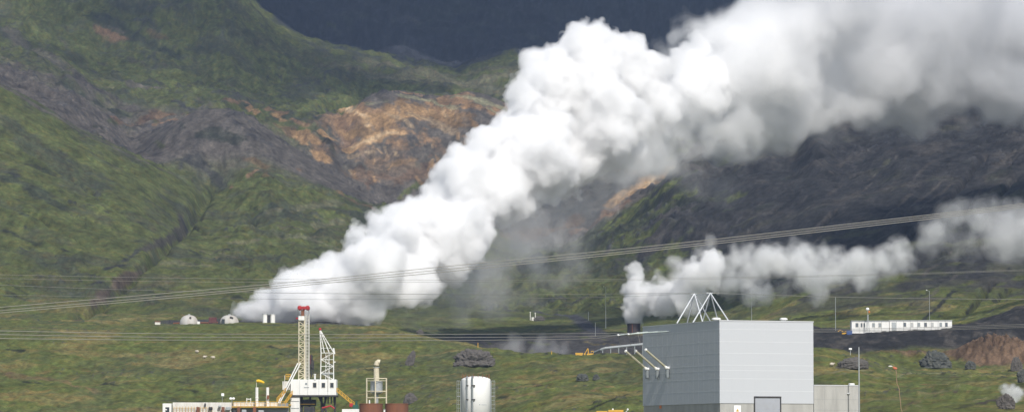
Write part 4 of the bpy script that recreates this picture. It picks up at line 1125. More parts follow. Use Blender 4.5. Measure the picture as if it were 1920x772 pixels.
def lattice(m, L, x0, x1, x2, x3, ytop, ybot, dep, n, r, dy=0.0, face_only=False):
    """square lattice column; x0,x1 at the top, x2,x3 at the bottom"""
    def corner(t, s, q):
        px = (x0 if s < 0 else x1) * (1 - t) + (x2 if s < 0 else x3) * t
        return L(px, ytop * (1 - t) + ybot * t, dy + (dep if q else 0))
    for s in (-1, 1):
        for q in (0, 1):
            m.tube(corner(0, s, q), corner(1, s, q), r, None, 6)
    for i in range(n):
        t0, t1 = i / n, (i + 1) / n
        for q in (0, 1):
            m.tube(corner(t0, -1, q), corner(t0, 1, q), r * .6, None, 5)
            m.tube(corner(t0, -1 if i % 2 else 1, q), corner(t1, 1 if i % 2 else -1, q), r * .6, None, 5)
        for s in (-1, 1):
            m.tube(corner(t0, s, 0), corner(t1, s, 1), r * .6, None, 5)
            m.tube(corner(t0, s, 0), corner(t0, s, 1), r * .6, None, 5)
m = MB(); lattice(m, L, 560.5, 570.5, 560, 571.5, 594, 711, 1.8, 15, .19, 3.0); mast = m.build('mast', P_CREAM, rig)
m = MB(); pbox(m, L, 569.5, 572.0, 600, 711, .5, 2.6); m.build('cream_rail', P_CREAM, mast)
m = MB()
for x in (573.4, 579.4): m.tube(L(x, 588, 3), L(x, 711, 3), .15, None, 6)
for i in range(44):
    y = 592 + i * 2.7
    m.tube(L(573.4, y, 3), L(579.4, y, 3), .085, None, 4)
m.build('ladder', P_WHITE2, mast)
m = MB(); pbox(m, L, 559.5, 570.8, 592, 600, 1.6, 2.4, .05); m.build('head_box', P_WHITE, mast)
m = MB()
for x0, x1 in ((557.4, 566), (566, 572.5), (572.5, 580.6)):
    pbox(m, L, x0 + .4, x1 - .2, 572.4 if x0 != 566 else 573.6, 581, 2.4, 2.4, .35)
pbox(m, L, 560, 578, 573.8, 579, 2.0, 2.6); m.build('crown', P_RED, mast)
m = MB()
for x in (558.5, 560.5, 578.2, 579.8): m.tube(L(x, 580, 3.4), L(x, 597, 3.4), .06, None, 4)
m.build('cable', P_DGREY, mast)
m = MB(); pbox(m, L, 564.5, 570.5, 580.5, 592, 1.0, 3.0, .1); m.build('crown_block', P_RUST, mast)
m = MB(); pbox(m, L, 555, 559.8, 594.8, 597.4, .8, 3.0); m.build('red_lamp', P_RED, mast)
m = MB(); pbox(m, L, 581.2, 586.0, 664, 676, 1.6, 3.5, .3); pbox(m, L, 582.0, 588.6, 674, 692, 1.6, 3.6, .4); m.tube(L(583, 690, 4), L(584, 706, 4), .25, .2, 6); m.tube(L(587.5, 690, 4), L(587, 700, 4), .2, .12, 6); pbox(m, L, 580.5, 584, 668, 688, .8, 3.3, .1)
m.build('hoist_block', P_BLACK, mast)
m = MB(); pbox(m, L, 581, 583.4, 665, 682, .4, 3.2, .1); m.build('red_guard', P_REDB, mast)
for a, b in (((563.5, 680), (524, 756)), ((558.5, 680), (519, 760))):
    m = MB(); m.tube(L(*a, 1.5), L(*b, -1), .2, None, 6); m.build('brace', P_WHITE, mast)
m = MB(); m.tube(L(590.3, 701), L(590.3, 711), .3, None, 8); m.tube(L(590.3, 700), L(590.3, 702), .4, None, 8); m.build('exhaust_pipe', P_WHITE, rig)
m = MB(); m.tube(L(533.8, 703), L(533.8, 714), .09, None, 5); m.build('antenna', P_WHITE2, rig)
m = MB()
for x in (536, 540, 544): m.tube(L(x, 700.5, 2), L(x, 711, 2), .12, None, 5)
for y in (701, 705): m.tube(L(536, y, 2), L(545, y, 2), .12, None, 5)
m.build('handrail', P_YELLOW, rig)
# second lattice tower on the rig floor
m = MB(); lattice(m, L, 602, 625.5, 601, 625.5, 661, 711, 3.4, 4, .16, 3.0)
lattice(m, L, 611, 617, 610.5, 617.5, 661, 711, 2.4, 6, .10, 3.6); tw = m.build('handling_tower', P_WHITE, rig)
m = MB(); tip = L(599.8, 617, 4.5)
for b in ((602, 662, 3), (602, 662, 6.4), (608, 661, 4.5), (617, 660, 3), (625.5, 660, 3), (625.5, 660, 6.4)): m.tube(tip, L(*b), .15, None, 6)
m.tube(L(601, 640, 4.5), L(613, 640, 4.5), .09, None, 5); m.tube(L(601.4, 652, 4.5), L(620, 652, 4.5), .09, None, 5)
m.tube(L(625, 652, 4), L(627, 663, 4), .3, None, 6); m.tube(L(626, 678, 4), L(629, 678, 4), .2, None, 6)
m.build('tower_head', P_WHITE, tw)
m = MB(); pbox(m, L, 597.6, 602.4, 614, 619, .9, 4.1, .2); m.build('red_tip', P_RED, tw)
m = MB(); pbox(m, L, 603, 625, 699.5, 701, 3.6, 2.9); m.build('platform', P_DGREY, tw)
m = MB(); m.tube(L(615, 700, -.2), L(615, 732, -.2), .12, None, 5); m.build('hanging_pole', P_WHITE2, tw)
# yellow stairs
def stair(name, a, b, n, dy):
    root = None
    A, B = L(*a, dy), L(*b, dy)
    m = MB()
    for off in (0, 1.2):
        o = Vector((0, off, 0))
        m.tube(A + o, B + o, .16, None, 5); m.tube(A + o + Vector((0, 0, 1.1)), B + o + Vector((0, 0, 1.1)), .09, None, 5); m.tube(A + o + Vector((0, 0, .55)), B + o + Vector((0, 0, .55)), .06, None, 5)
        for i in range(0, n + 1, 3):
            p = A + (B - A) * i / n + o
            m.tube(p, p + Vector((0, 0, 1.1)), .08, None, 5)
    st_ = m.build(name, P_YELLOW, rig)
    m = MB()
    for i in range(n + 1):
        p = A + (B - A) * i / n
        m.box(p.x - .16, p.x + .16, p.y, p.y + 1.2, p.z - .04, p.z + .04)
    m.build('tread', P_YELLOW, st_)
stair('staircase', (631.5, 733), (664, 760), 18, 1.0)
stair('staircase', (548, 738), (522, 775), 20, -2.4)
stair('staircase', (536, 733), (519, 752), 12, -.6)
m = MB(); pbox(m, L, 514, 545, 757, 759, 3, -2.5); m.build('landing', P_YELLOW, rig)

# ---------------------------------------------------------------- mud tanks, stacks, floodlights, windsock left of the rig
YM = 1206
mt = empty('mud_tank', at_ground(430, YM, .2), label='long low white tank row with yellow handrails at the foot of the rig', cat='tank')
L = loc(mt, YM)
m = MB(); pbox(m, L, 323.5, 434, 753.6, 800, 5, 0, .06)
for i in range(24): pbox(m, L, 326 + i * 4.5, 327.2 + i * 4.5, 756, 800, .08, -.08)
m.build('tank', P_WHITE2, mt)
m = MB(); pbox(m, L, 434.5, 541, 761, 762.8, 6, -1.2); m.build('walkway', P_YELLOW, mt)
m = MB(); pbox(m, L, 436, 540, 755, 761, 3, 3.5); pbox(m, L, 436, 540, 764, 800, 4, 1.5); m.build('pump_housing', P_DGREY, mt)
m = MB(); pbox(m, L, 438, 520, 753.5, 760.5, .4, 3.0); m.build('white_screen', P_WHITE2, mt)
m = MB()
for i in range(15): m.tube(L(437 + i * 7, 751.5, -1), L(437 + i * 7, 761, -1), .06, None, 5)
for y in (751.8, 756): m.tube(L(437, y, -1), L(536, y, -1), .06, None, 5)
m.build('handrail', P_YELLOW, mt)
m = MB()
for i in range(14): m.tube(L(326 + i * 5.5, 761, -.6), L(326 + i * 5.5, 800, -.6), .06, None, 4)
m.tube(L(326, 764, -.6), L(400, 764, -.6), .06, None, 4); m.build('front_rail', P_YELLOW, mt)
for x in (371, 418, 447.5, 477):
    m = MB(); pbox(m, L, x - 3, x + 3, 762, 800, .8, -1.6, .05); m.build('rusty_post', P_RUST, mt)
for x, y, s in ((395, 762, 4), (412, 759, 3), (428, 762, 5), (441, 768, 4), (458, 767, 5), (490, 768, 6)):
    m = MB(); pbox(m, L, x - s, x + s * .8, y, y + s * 1.3, 1, -1.4, .15); m.build('pump', P_BLACK if x % 2 else P_GREY, mt)
m = MB(); pbox(m, L, 383, 386, 755, 761, .6, -.8, .1); m.build('lamp', P_BLACK, mt)
for x in (481.5, 501.6):
    m = MB(); a = L(x, 725.5, 1); b = L(x, 761, 1); R0 = 2.75 * mpp(YM)
    h = a.z - b.z
    m.lathe((b.x, b.y, b.z), [(R0, 0), (R0, h * .42), (R0 * 1.18, h * .43), (R0 * 1.18, h * .47), (R0, h * .48), (R0, h), (R0 * .8, h), (R0 * .8, h - .3)], 16)
    o = m.build('vent_stack', P_WHITE, mt)
    if x > 490:
        m = MB(); pbox(m, L, 500.6, 504.6, 740, 747, .4, .0); m.build('rusty_box', P_RUST, o)
m = MB()
for x in (462.6, 470): m.tube(L(x, 745.5), L(x, 760), .14, None, 5)
m.tube(L(462.6, 747.5), L(470, 747.5), .14, None, 5); m.build('pipe_frame', P_WHITE, mt)
ec = empty('tank_container', at_ground(312, YM - 2, .2), label='short white container with a dark opening at the far end of the tank row', cat='container')
L = loc(ec, YM - 2)
m = MB(); pbox(m, L, 304.5, 321, 755.5, 802, 4.5, 0, .08); m.build('body', P_WHITE, ec)
m = MB(); pbox(m, L, 310, 317.5, 762.5, 776, .06, -.06); m.build('door', P_GLASS, ec)
m = MB(); pbox(m, L, 310, 313, 766, 768, .05, -.12); m.build('latch', P_WHITE, ec)
ws = empty('windsock', W(480.8, 725.5, YM + .99), label='yellow windsock blowing from a thin pole on a white stack', cat='windsock')
L = loc(ws, YM + 1)
m = MB(); m.tube(L(480.8, 725.5), L(480.8, 711.5), .07, None, 6); m.build('pole', P_WHITE2, ws)
m = MB(); m.path([L(481.2, 713.6), L(485, 713.2), L(490, 714.6), L(495.4, 716.8)], [.42, .5, .42, .3], 10); m.build('sleeve', P_SOCK, ws)
fl2 = empty('floodlight', at_ground(435, YM + 2, .2), label='pair of white floodlight heads on one post above the tank row', cat='floodlight')
L = loc(fl2, YM + 2)
m = MB(); m.tube((0, 0, 0), L(435, 748), .1, None, 6); m.build('post', P_DGREY, fl2)
for x in (432.6, 437.8):
    m = MB(); a = L(x, 746.3); m.ball(a, .45, 2, (1.05, .5, .85)); m.build('lamp_head', P_LAMP, fl2, True)
fl1 = empty('floodlight', at_ground(417, YM + 6, .2), label='single square white floodlight on a slim post behind the tank row', cat='floodlight')
L = loc(fl1, YM + 6)
m = MB(); m.tube((0, 0, 0), L(417, 741), .07, None, 6); m.build('post', P_DGREY, fl1)
m = MB(); pbox(m, L, 414.8, 420.2, 736.6, 741.8, .4, -.2, .08); m.build('lamp_head', P_LAMP, fl1)
# odds at the foot of the right staircase
sc = empty('site_container', at_ground(656, 1190, .2), label='white container roof behind the rusty tanks at the staircase foot', cat='container')
L = loc(sc, 1190)
m = MB(); pbox(m, L, 641, 673.5, 766, 806, 2.6, 0, .06); m.build('body', P_WHITE, sc)
m = MB(); pbox(m, L, 645, 651, 772, 790, .06, -.06); m.build('door', P_DGREY, sc)
ge = empty('generator', at_ground(665, 1200, .2), label='small green and red engine set beside the yellow stair foot', cat='generator')
L = loc(ge, 1200)
m = MB(); pbox(m, L, 661, 672, 758, 806, 2, 0, .1); m.build('housing', P_GREEN, ge)
m = MB(); pbox(m, L, 655, 662, 755, 762, 1.2, .2, .1); m.build('red_cover', P_RED, ge)
m = MB(); m.tube(L(668, 758, 1), L(669, 751, 1), .3, None, 8); m.build('exhaust_pipe', P_GREEN, ge)

# ---------------------------------------------------------------- separator frame with cream bent stack, rusty tanks
YX = 1175
ex = empty('exhaust_tower', at_ground(706, YX, .2), label='open cream frame holding a grey drum under a bent cream flue', cat='exhaust tower')
L = loc(ex, YX)
wz = 38.6 * mpp(YX)
m = MB()
for (x, dy) in ((687.6, 0), (724.4, 0), (703.8, -2.2), (708, 3.5)):
    m.tube(L(x, 708, dy), L(x, 808, dy), .22, None, 6)
for y in (708.8, 713, 732.8, 744.8):
    for A, B in (((687.6, 0), (703.8, -2.2)), ((703.8, -2.2), (724.4, 0)), ((687.6, 0), (708, 3.5)), ((708, 3.5), (724.4, 0))):
        m.tube(L(A[0], y, A[1]), L(B[0], y, B[1]), .16 if y != 713 else .1, None, 6)
m.build('frame', P_CREAM, ex)
m = MB(); a = L(706, 735, .8); b = L(706, 714, .8); R0 = 11.4 * mpp(YX)
m.lathe((a.x, a.y, a.z), [(R0 * .5, -.6), (R0, 0), (R0, b.z - a.z), (R0 * .9, b.z - a.z + .2)], 24); m.tube((a.x, a.y, a.z - .5), (a.x, a.y, 0), .6, None, 10); m.build('drum', P_GREY, ex)
m = MB(); pts = [L(706, 714, .8), L(705.8, 700, .8), L(705.6, 690, .8), L(705.8, 684, .8), L(707, 679.8, .8), L(709.6, 677.6, .8), L(712.4, 678.2, .8)]
m.path(pts, [.86, .84, .82, .82, .80, .78, .78], 14); fl_ = m.build('flue', P_CREAM, ex, False)
m = MB(); p = L(705.7, 688, .8); m.lathe((p.x, p.y, p.z - .1), [(.84, 0), (.94, .02), (.94, .2), (.84, .22)], 16, cap=False); m.build('band', P_GREY, fl_)
m = MB(); pbox(m, L, 691.5, 694, 749, 757, .3, -.6, .05); m.build('valve', P_WHITE, ex)
for k, (x0, x1) in enumerate(((674.8, 718.4), (723, 766.4))):
    YT = 1160
    rt = empty('rusty_tank', at_ground((x0 + x1) / 2, YT, .2), label=('rust brown open tank in front of the cream frame, beside the rig' if k == 0 else 'rust brown open tank on the silo side of the pair'), cat='tank', group='rusty round tanks')
    L = loc(rt, YT); R0 = (x1 - x0) / 2 * mpp(YT); h = L((x0 + x1) / 2, 755.6).z
    m = MB(); m.lathe((0, 0, 0), [(R0, 0), (R0, h), (R0 - .06, h), (R0 - .06, h - 1.2)], 40); m.build('shell', P_RUST, rt, False)
    m = MB(); m.lathe((0, 0, h - .22), [(R0 + .005, 0), (R0 + .07, .02), (R0 + .07, .2), (R0 + .005, .22)], 40, cap=False); m.build('rim', P_RUST, rt)
gp = empty('white_pipe', at_ground(720.7, 1158, .2), label='short white upright pipe in the gap between the rusty tanks', cat='pipe')
L = loc(gp, 1158)
m = MB(); m.tube((0, 0, 0), L(720.7, 767), .3, None, 10); m.build('tube', P_WHITE, gp)
m = MB(); m.lathe(L(720.7, 767.4), [(.36, 0), (.36, .12), (.2, .2)], 10); m.build('cap', P_GREY, gp)

# ---------------------------------------------------------------- white silo
YL = 1000
sl_ = empty('silo', at_ground(892.5, YL, .2), label='tall white cylindrical silo with grey pipes and side ladders', cat='silo')
L = loc(sl_, YL); R0 = 27.3 * mpp(YL); ht = L(892.5, 711).z; hc = L(892.5, 705).z
m = MB(); m.lathe((0, 0, 0), [(R0, 0), (R0, ht - .1), (R0 * .985, ht + .08), (R0 * .9, ht + .35), (R0 * .7, ht + .6), (R0 * .35, hc), (.02, hc + .05)], 48); m.build('tank', paint('bright_white_paint', (.86, .86, .845), .9, dirt=.05, scale=.5, streak=True, spec=.08), sl_, True)
for x, rr in ((876, .20), (886, .25)):
    dx = (x - 892.5) * mpp(YL); yy = -math.sqrt(max(R0 ** 2 - dx ** 2, 0)) - rr * .9
    m = MB(); m.tube((dx, yy, 0), (dx, yy, ht + .3), rr, None, 10); m.tube((dx, yy, ht + .3), (dx, yy + 1.2, ht + .75), rr, None, 10)
    pp = m.build('pipe', P_DGREY, sl_)
    for y in (722.5, 748.5):
        m = MB(); z = L(x, y).z; m.box(dx - .25, dx + (.75 if x > 880 else .35), yy - rr - .06, yy + rr + .1, z - .14, z + .14); m.build('bracket', P_BLACK, pp)
for s in (-1, 1):
    xo, xi = s * (R0 + 1.12), s * (R0 + .25)
    m = MB()
    for x in (xi, (xi + xo) / 2, xo): m.tube((x, -.3, 1.5), (x, -.3, ht - .3), .045, None, 5)
    m.tube((xo, .4, 1.5), (xo, .4, ht - .3), .05, None, 5)
    for i in range(14):
        z = ht - .3 - i * 1.0
        if z < 1.5: break
        m.tube((xi, -.3, z), (xo, -.3, z), .04, None, 5); m.tube((xo, -.3, z), (xo, .4, z), .045, None, 5); m.tube((xi, .4, z), (xo, .4, z), .045, None, 5)
    for z in (ht - .3, ht - 4.2): m.box(min(xi, xo) - .05, max(xi, xo) + .05, -.35, .45, z - .05, z + .05)
    la = m.build('ladder', P_GREY, sl_)
    m = MB(); m.box(s * R0 - .12 + s * .12, s * R0 + .12 + s * .12, -.25, .25, .3, ht - .4); m.build('cable_duct', P_DGREY, la)
m = MB()
for i in range(18):
    a = 2 * math.pi * i / 18; q = Vector((R0 * .93 * math.cos(a), R0 * .93 * math.sin(a), ht + .25))
    m.tube(q, q + Vector((0, 0, 1.15)), .05, None, 5)
    a2 = 2 * math.pi * (i + 1) / 18; q2 = Vector((R0 * .93 * math.cos(a2), R0 * .93 * math.sin(a2), ht + .25))
    m.tube(q + Vector((0, 0, .55)), q2 + Vector((0, 0, .55)), .025, None, 4)
m.build('guard_rail', P_RUST, sl_)
m = MB()
for x, wd in ((900, .9), (904, .45), (906, .9), (909, .9), (911.4, .8)):
    dx = (x - 892.5) * mpp(YL); yy = -math.sqrt(R0 ** 2 - dx ** 2) - .015
    z = L(x, 758).z; m.box(dx - .1 * wd * 1.4, dx + .1 * wd * 1.4, yy - .01, yy + .03, z - .17, z + .17)
m.build('lettering', P_GREY, sl_)

# ---------------------------------------------------------------- yellow truck at the lower edge
tk = empty('dump_truck', at_ground(1148, 845, 0), label='yellow truck roof with a white beacon at the lower edge beside the grey building', cat='truck')
L = loc(tk, 845)
m = MB(); pbox(m, L, 1140, 1169, 767.6, 786, 2.4, 0, .12); m.build('cab', P_YELLOW, tk)
m = MB(); pbox(m, L, 1118, 1139, 769.6, 790, 2.5, 0, .1); m.build('tipper_body', P_YELLOW, tk)
m = MB(); pbox(m, L, 1144, 1166, 771.8, 779, .06, -.06); m.build('windscreen', P_GLASS, tk)
m = MB(); p = L(1149, 766.6, .8); m.lathe((p.x, p.y, p.z - .1), [(.18, 0), (.18, .22), (.08, .3)], 10); m.build('beacon', P_LAMP, tk)
m = MB(); pbox(m, L, 1118, 1170, 790, 797, 2.2, .2); m.build('chassis', P_BLACK, tk)
for x in (1125, 1136, 1162):
    for dy in (-.05, 2.0):
        p = L(x, 797, dy); m = MB(); m.tube((p.x, p.y, .62), (p.x, p.y + .5, .62), .62, None, 20); wh = m.build('wheel', P_BLACK, tk)
        m = MB(); m.tube((p.x, p.y - .02, .62), (p.x, p.y + .52, .62), .28, None, 12); m.build('rim', P_GREY, wh)
m = MB(); p = L(1177, 767); m.tube(L(1169, 776, 1), L(1177, 768, 1), .06, None, 5); m.ball(L(1177, 766.6, 1), .22, 2, (1, .6, 1)); m.build('mirror', P_LAMP, tk)

# ---------------------------------------------------------------- pit: pipeline, skip, digger
YP2 = 1440
pp = empty('pipeline', ground(1140, Yd=YP2), label='raised grey pipeline climbing from the yellow digger to the grey building', cat='pipeline')
L = loc(pp, YP2)
pts = [L(1098, 669.5, 8), L(1112, 662, 4), L(1127, 655), L(1134, 652.6), L(1170, 648.8), L(1205, 645.2), L(1260, 640), L(1330, 634)]
m = MB(); m.path(pts, .42, 10); m.build('tube', P_DGREY, pp)
m = MB(); m.path([p + Vector((0, 0, .38)) for p in pts], .16, 6); m.build('bright_top_strip', P_GREY, pp)  # silver pipe's bright top and dark underside put into separate colours
for x, y in ((1130, 654), (1145, 651.4), (1160, 649.8), (1175, 648.2), (1190, 646.8), (1205, 645.2), (1225, 643)):
    a = L(x, y); gz = height(a.x + pp.location.x, a.y + pp.location.y) - pp.location.z
    m = MB(); m.box(a.x - .18, a.x + .18, a.y - .3, a.y + .3, min(gz, a.z - .6) - .3, a.z - .3); m.build('support', P_DGREY, pp)
def on(px, py, back=0.0):
    g = ground(px, py); return g
gs = ground(1085.5, 671); gs = ground(1085.5, Yd=1395)
sk = empty('skip', W(1085.5, 671.3, gs.y) if False else gs, label='orange yellow open skip on the gravel beside the digger', cat='skip')
hh = W(1085, 665.3, gs.y).z - gs.z
m = MB(); m.prism([(-1.15, .35), (1.15, .35), (1.45, max(hh, 1.3)), (-1.45, max(hh, 1.3))], -.9, .9); m.build('bin', P_YELLOW, sk)
m = MB()
for x in (-.7, 0, .7): m.box(x - .06, x + .06, -.98, -.9, .35, max(hh, 1.3))
m.build('rib', P_YELLOW, sk)
m = MB(); m.box(-1.1, 1.1, -.8, .8, -.1, .34); m.build('skid', P_BLACK, sk)

def digger(loc_, s, label, arm):
    dg = empty('excavator', loc_, label=label, cat='excavator')
    for y in (-.95, .95):
        m = MB(); m.box(-1.5 * s, 1.5 * s, y * s - .25 * s, y * s + .25 * s, 0, .7 * s, bevel=.18 * s); m.build('track', P_BLACK, dg)
    m = MB(); m.box(-1.5 * s, 1.1 * s, -1.0 * s, 1.0 * s, .75 * s, 1.6 * s, bevel=.12 * s); m.build('body', P_YELLOW, dg)
    m = MB(); m.box(.1 * s, 1.1 * s, -1.0 * s, -.1 * s, 1.6 * s, 2.6 * s, bevel=.1 * s); c_ = m.build('cab', P_YELLOW, dg)
    m = MB(); m.box(.25 * s, .95 * s, -1.03 * s, -1.0 * s, 1.75 * s, 2.4 * s); m.build('window', P_GLASS, c_)
    A = [Vector(p) * s for p in arm]
    m = MB(); m.tube(A[0], A[1], .22 * s, .18 * s, 6); b1 = m.build('boom', P_YELLOW, dg)
    m = MB(); m.tube(A[1], A[2], .17 * s, .13 * s, 6); m.build('stick', P_YELLOW, b1)
    m = MB(); q = A[2]; m.box(q.x - .4 * s, q.x + .3 * s, q.y - .4 * s, q.y + .4 * s, q.z - .6 * s, q.z + .1 * s, bevel=.1 * s); m.build('bucket', P_YELLOW, b1)
    return dg
digger(ground(1107, Yd=1396), .95, 'small yellow digger at the lower end of the grey pipeline', [(-.8, .2, 1.4), (-1.0, .2, 3.6), (-2.2, .2, 1.6)])

# ---------------------------------------------------------------- white cabins on the embankment, poles and neighbours
YK = 1357
CABIN_GLASS = [paint('cabin_glass', (.28, .31, .32), .3, dirt=.1), paint('cabin_glass_dark', (.12, .14, .16), .2, dirt=.1), paint('cabin_blind', (.45, .46, .45), .6, dirt=.2)]
def cabins(x0, x1, top, bot, Yd, label, wins, doors):
    c = (x0 + x1) / 2
    root = empty('site_cabin', at_ground(c, Yd, .3), label=label, cat='cabin', group='white site cabins')
    L = loc(root, Yd)
    m = MB(); pbox(m, L, x0, x1, top + 1.2, bot + 4, 6.0, 0, .05)
    wl = m.build('wall', P_WHITE, root)
    m = MB(); n = int(round((x1 - x0) / 13.4))
    for i in range(1, n): pbox(m, L, x0 + (x1 - x0) * i / n - .25, x0 + (x1 - x0) * i / n + .25, top + 1.2, bot + 3, .05, -.05)
    m.build('module_joint', P_GREY, wl)
    m = MB(); pbox(m, L, x0 - .8, x1 + .8, top, top + 1.2, 6.4, -.2); m.build('roof', P_GREY, root)
    for x, wd in wins:
        m = MB(); pbox(m, L, x - wd / 2 - .5, x + wd / 2 + .5, top + 4.0, top + 12.8, .07, -.07); f = m.build('window', P_WHITE2, root)
        m = MB(); pbox(m, L, x - wd / 2, x + wd / 2, top + 4.7, top + 12.0, .04, -.12); m.build('pane', CABIN_GLASS[int(x) % 3], f)
    for x, wd in doors:
        m = MB(); pbox(m, L, x - wd / 2, x + wd / 2, top + 4.0, bot + 1, .07, -.07); d = m.build('door', P_GREY, root)
        m = MB(); pbox(m, L, x + wd / 2 - 1.2, x + wd / 2 - .5, top + 10, top + 11, .05, -.13); m.build('handle', P_BLACK, d)
    return root
cabins(1597, 1667, 600.4, 620.5, YK, 'white prefab cabin block at the lamp mast end of the row', [(1606.8, 5), (1615.5, 3), (1620.6, 3), (1638, 5), (1650, 5)], [])
cabins(1668, 1785, 599.6, 619.5, YK + 1.5, 'longer white prefab cabin block with a grey door, on the berm side of the row', [(1696.5, 5), (1709.7, 5), (1722.8, 5), (1735.4, 5), (1748, 5), (1764, 4.6), (1774.5, 4.6)], [(1676, 8)])
def pole(px, top, Yd, label, arm=0, lamp=None, r=.07, name='lamp_post', cat='lamp post', extra=None):
    root = empty(name, at_ground(px, Yd, .2), label=label, cat=cat)
    L = loc(root, Yd); a = L(px, top)
    m = MB(); m.tube((0, 0, 0), (0, 0, a.z), r * 1.2, r * .8, 8); m.build('pole', P_GREY, root)
    if arm:
        m = MB(); m.tube((0, 0, a.z - .1), (arm, 0, a.z + .25), r * .6, None, 6); ar = m.build('arm', P_GREY, root)
        m = MB(); m.box(min(arm, arm * 1.5), max(arm, arm * 1.5), -.2, .2, a.z + .15, a.z + .38, bevel=.05); m.build('lamp_head', P_LAMP, ar)
    if extra: extra(root, a)
    return root
pole(1565.5, 556, 1392, 'plain grey pole standing left of the white cabins', r=.09, name='utility_pole', cat='pole')
pole(1741.5, 545, 1375, 'lamp post rising behind the long white cabin block', -.8, r=.07)
pole(1135.5, 538, 1760, 'lamp post on the plain left of the small steam plume', -.8, r=.09)
pole(1408.5, 546, 1640, 'grey pole half hidden in the drifting steam behind the grey building', r=.08, name='utility_pole', cat='pole')
pole(1103, 584, 1850, 'short pale post beside the bend of the gravel road', r=.10, name='marker_post', cat='post')
pole(1116, 604, 1700, 'short pale post at the near end of the gravel road', r=.08, name='marker_post', cat='post')
def flood(root, a):
    m = MB(); m.ball((-.1, 0, a.z), .62, 2, (1, .7, .9)); m.build('white_lamp', P_LAMP, root, True)
    m = MB(); m.ball((.45, -.1, a.z - 1.0), .34, 2); m.build('orange_lamp', P_ORANGE, root, True)
    m = MB(); m.tube((-.5, 0, 0), (-.1, 0, a.z - 2), .08, None, 6); m.tube((.6, 0, 0), (.15, 0, a.z - 2), .08, None, 6); m.build('stay', P_GREY, root)
pole(1626, 579, YK - 3, 'mast with a white and an orange lamp in front of the cabins', r=.09, name='light_mast', extra=flood)
pole(1608.8, 650, 733.5, 'dark slim pole at the corner of the concrete wing', r=.13, name='utility_pole', cat='pole')
bc = empty('container', at_ground(1591, YK - 1, .1), label='small bright blue container at the end of the white cabins', cat='container')
m = MB(); m.box(-.95, .95, -1, 1, .1, 1.55, bevel=.05); m.build('body', P_BLUE, bc)
m = MB(); m.box(-.6, .6, -1.04, -1.0, .3, 1.35); m.build('door', P_BLUE, bc)
digger(ground(1582, Yd=YK + 2), .6, 'tiny yellow machine with a long low arm left of the white cabins', [(-.6, .2, 2.2), (-2.6, .2, 3.3), (-3.4, .2, 2.7)])
for px, yd, label in ((896.3, 1418, 'thin yellow marker stake above the big lava rock'), (1034, 1383, 'thin yellow marker stake by the edge of the gravel pit')):
    root = empty('marker_stake', at_ground(px, yd, .1), label=label, cat='stake')
    m = MB(); m.tube((0, 0, 0), (0, 0, 1.9), .14, .12, 6); m.build('stake', P_YELLOW, root)
for px, t, w_, label in ((994.2, 585.5, .75, 'slim white post left of the white cabinet on the plain'), (1003.6, 586.5, .7, 'slim white post right of the white cabinet on the plain')):
    root = empty('valve_post', at_ground(px, 1880, .1), label=label, cat='post')
    h = W(px, t, 1880).z - root.location.z
    m = MB(); m.tube((0, 0, 0), (0, 0, h), .2, None, 8); m.build('post', P_WHITE2, root)
    m = MB(); m.tube((0, 0, h), (0, 0, h + .25), .36, .3, 8); m.build('cap', P_WHITE, root)
root = empty('valve_cabinet', at_ground(999, 1878, .1), label='small white cabinet between two slim posts on the plain', cat='cabinet')
m = MB(); m.box(-.6, .6, -.5, .5, 0, 1.7, bevel=.06); m.build('body', P_WHITE, root)
m = MB(); m.box(-.4, .4, -.55, -.5, .2, 1.5); m.build('door', P_WHITE2, root)
lp = empty('floodlight', at_ground(1593, 1192, .1), label='low lamp with a white head on the mound behind the concrete wing', cat='floodlight')
h = W(1593, 667, 1192).z - lp.location.z
m = MB(); m.tube((0, 0, 0), (0, 0, max(h, 2)), .09, None, 6); m.build('post', P_GREY, lp)
m = MB(); m.box(-.5, .45, -.25, .25, max(h, 2), max(h, 2) + .55, bevel=.08); m.build('lamp_head', P_LAMP, lp)
# leaning stalk on the flat
sp = empty('marker_pole', at_ground(1691, 768, .2), label='crooked thin pole with an orange tip on the pale grass flat', cat='pole')
L = loc(sp, 768)
m = MB(); m.path([(0, 0, 0), L(1689.5, 765), L(1688, 750), L(1686.5, 738), L(1686, 728), L(1681.8, 718), L(1680.8, 706), L(1680.6, 696), L(1678.6, 690)], .07, 6); m.build('pole', paint('weathered_tan_wood', (.34, .23, .15), .8, dirt=.4, scale=3), sp)
m = MB(); m.ball(L(1678.6, 690), .32, 2, (1.3, .5, .8)); m.ball(L(1676, 688), .2, 2, (1.4, .5, .8)); m.build('tip', paint('orange_cloth', (.55, .16, .08), .8), sp, True)
m = MB(); m.ball(L(1669.5, 686), .25, 2, (1.6, .5, .6)); m.path([L(1678, 689), L(1673, 686.4), L(1668, 686)], .04, 5); m.build('pale_ribbon', P_WHITE2, sp)

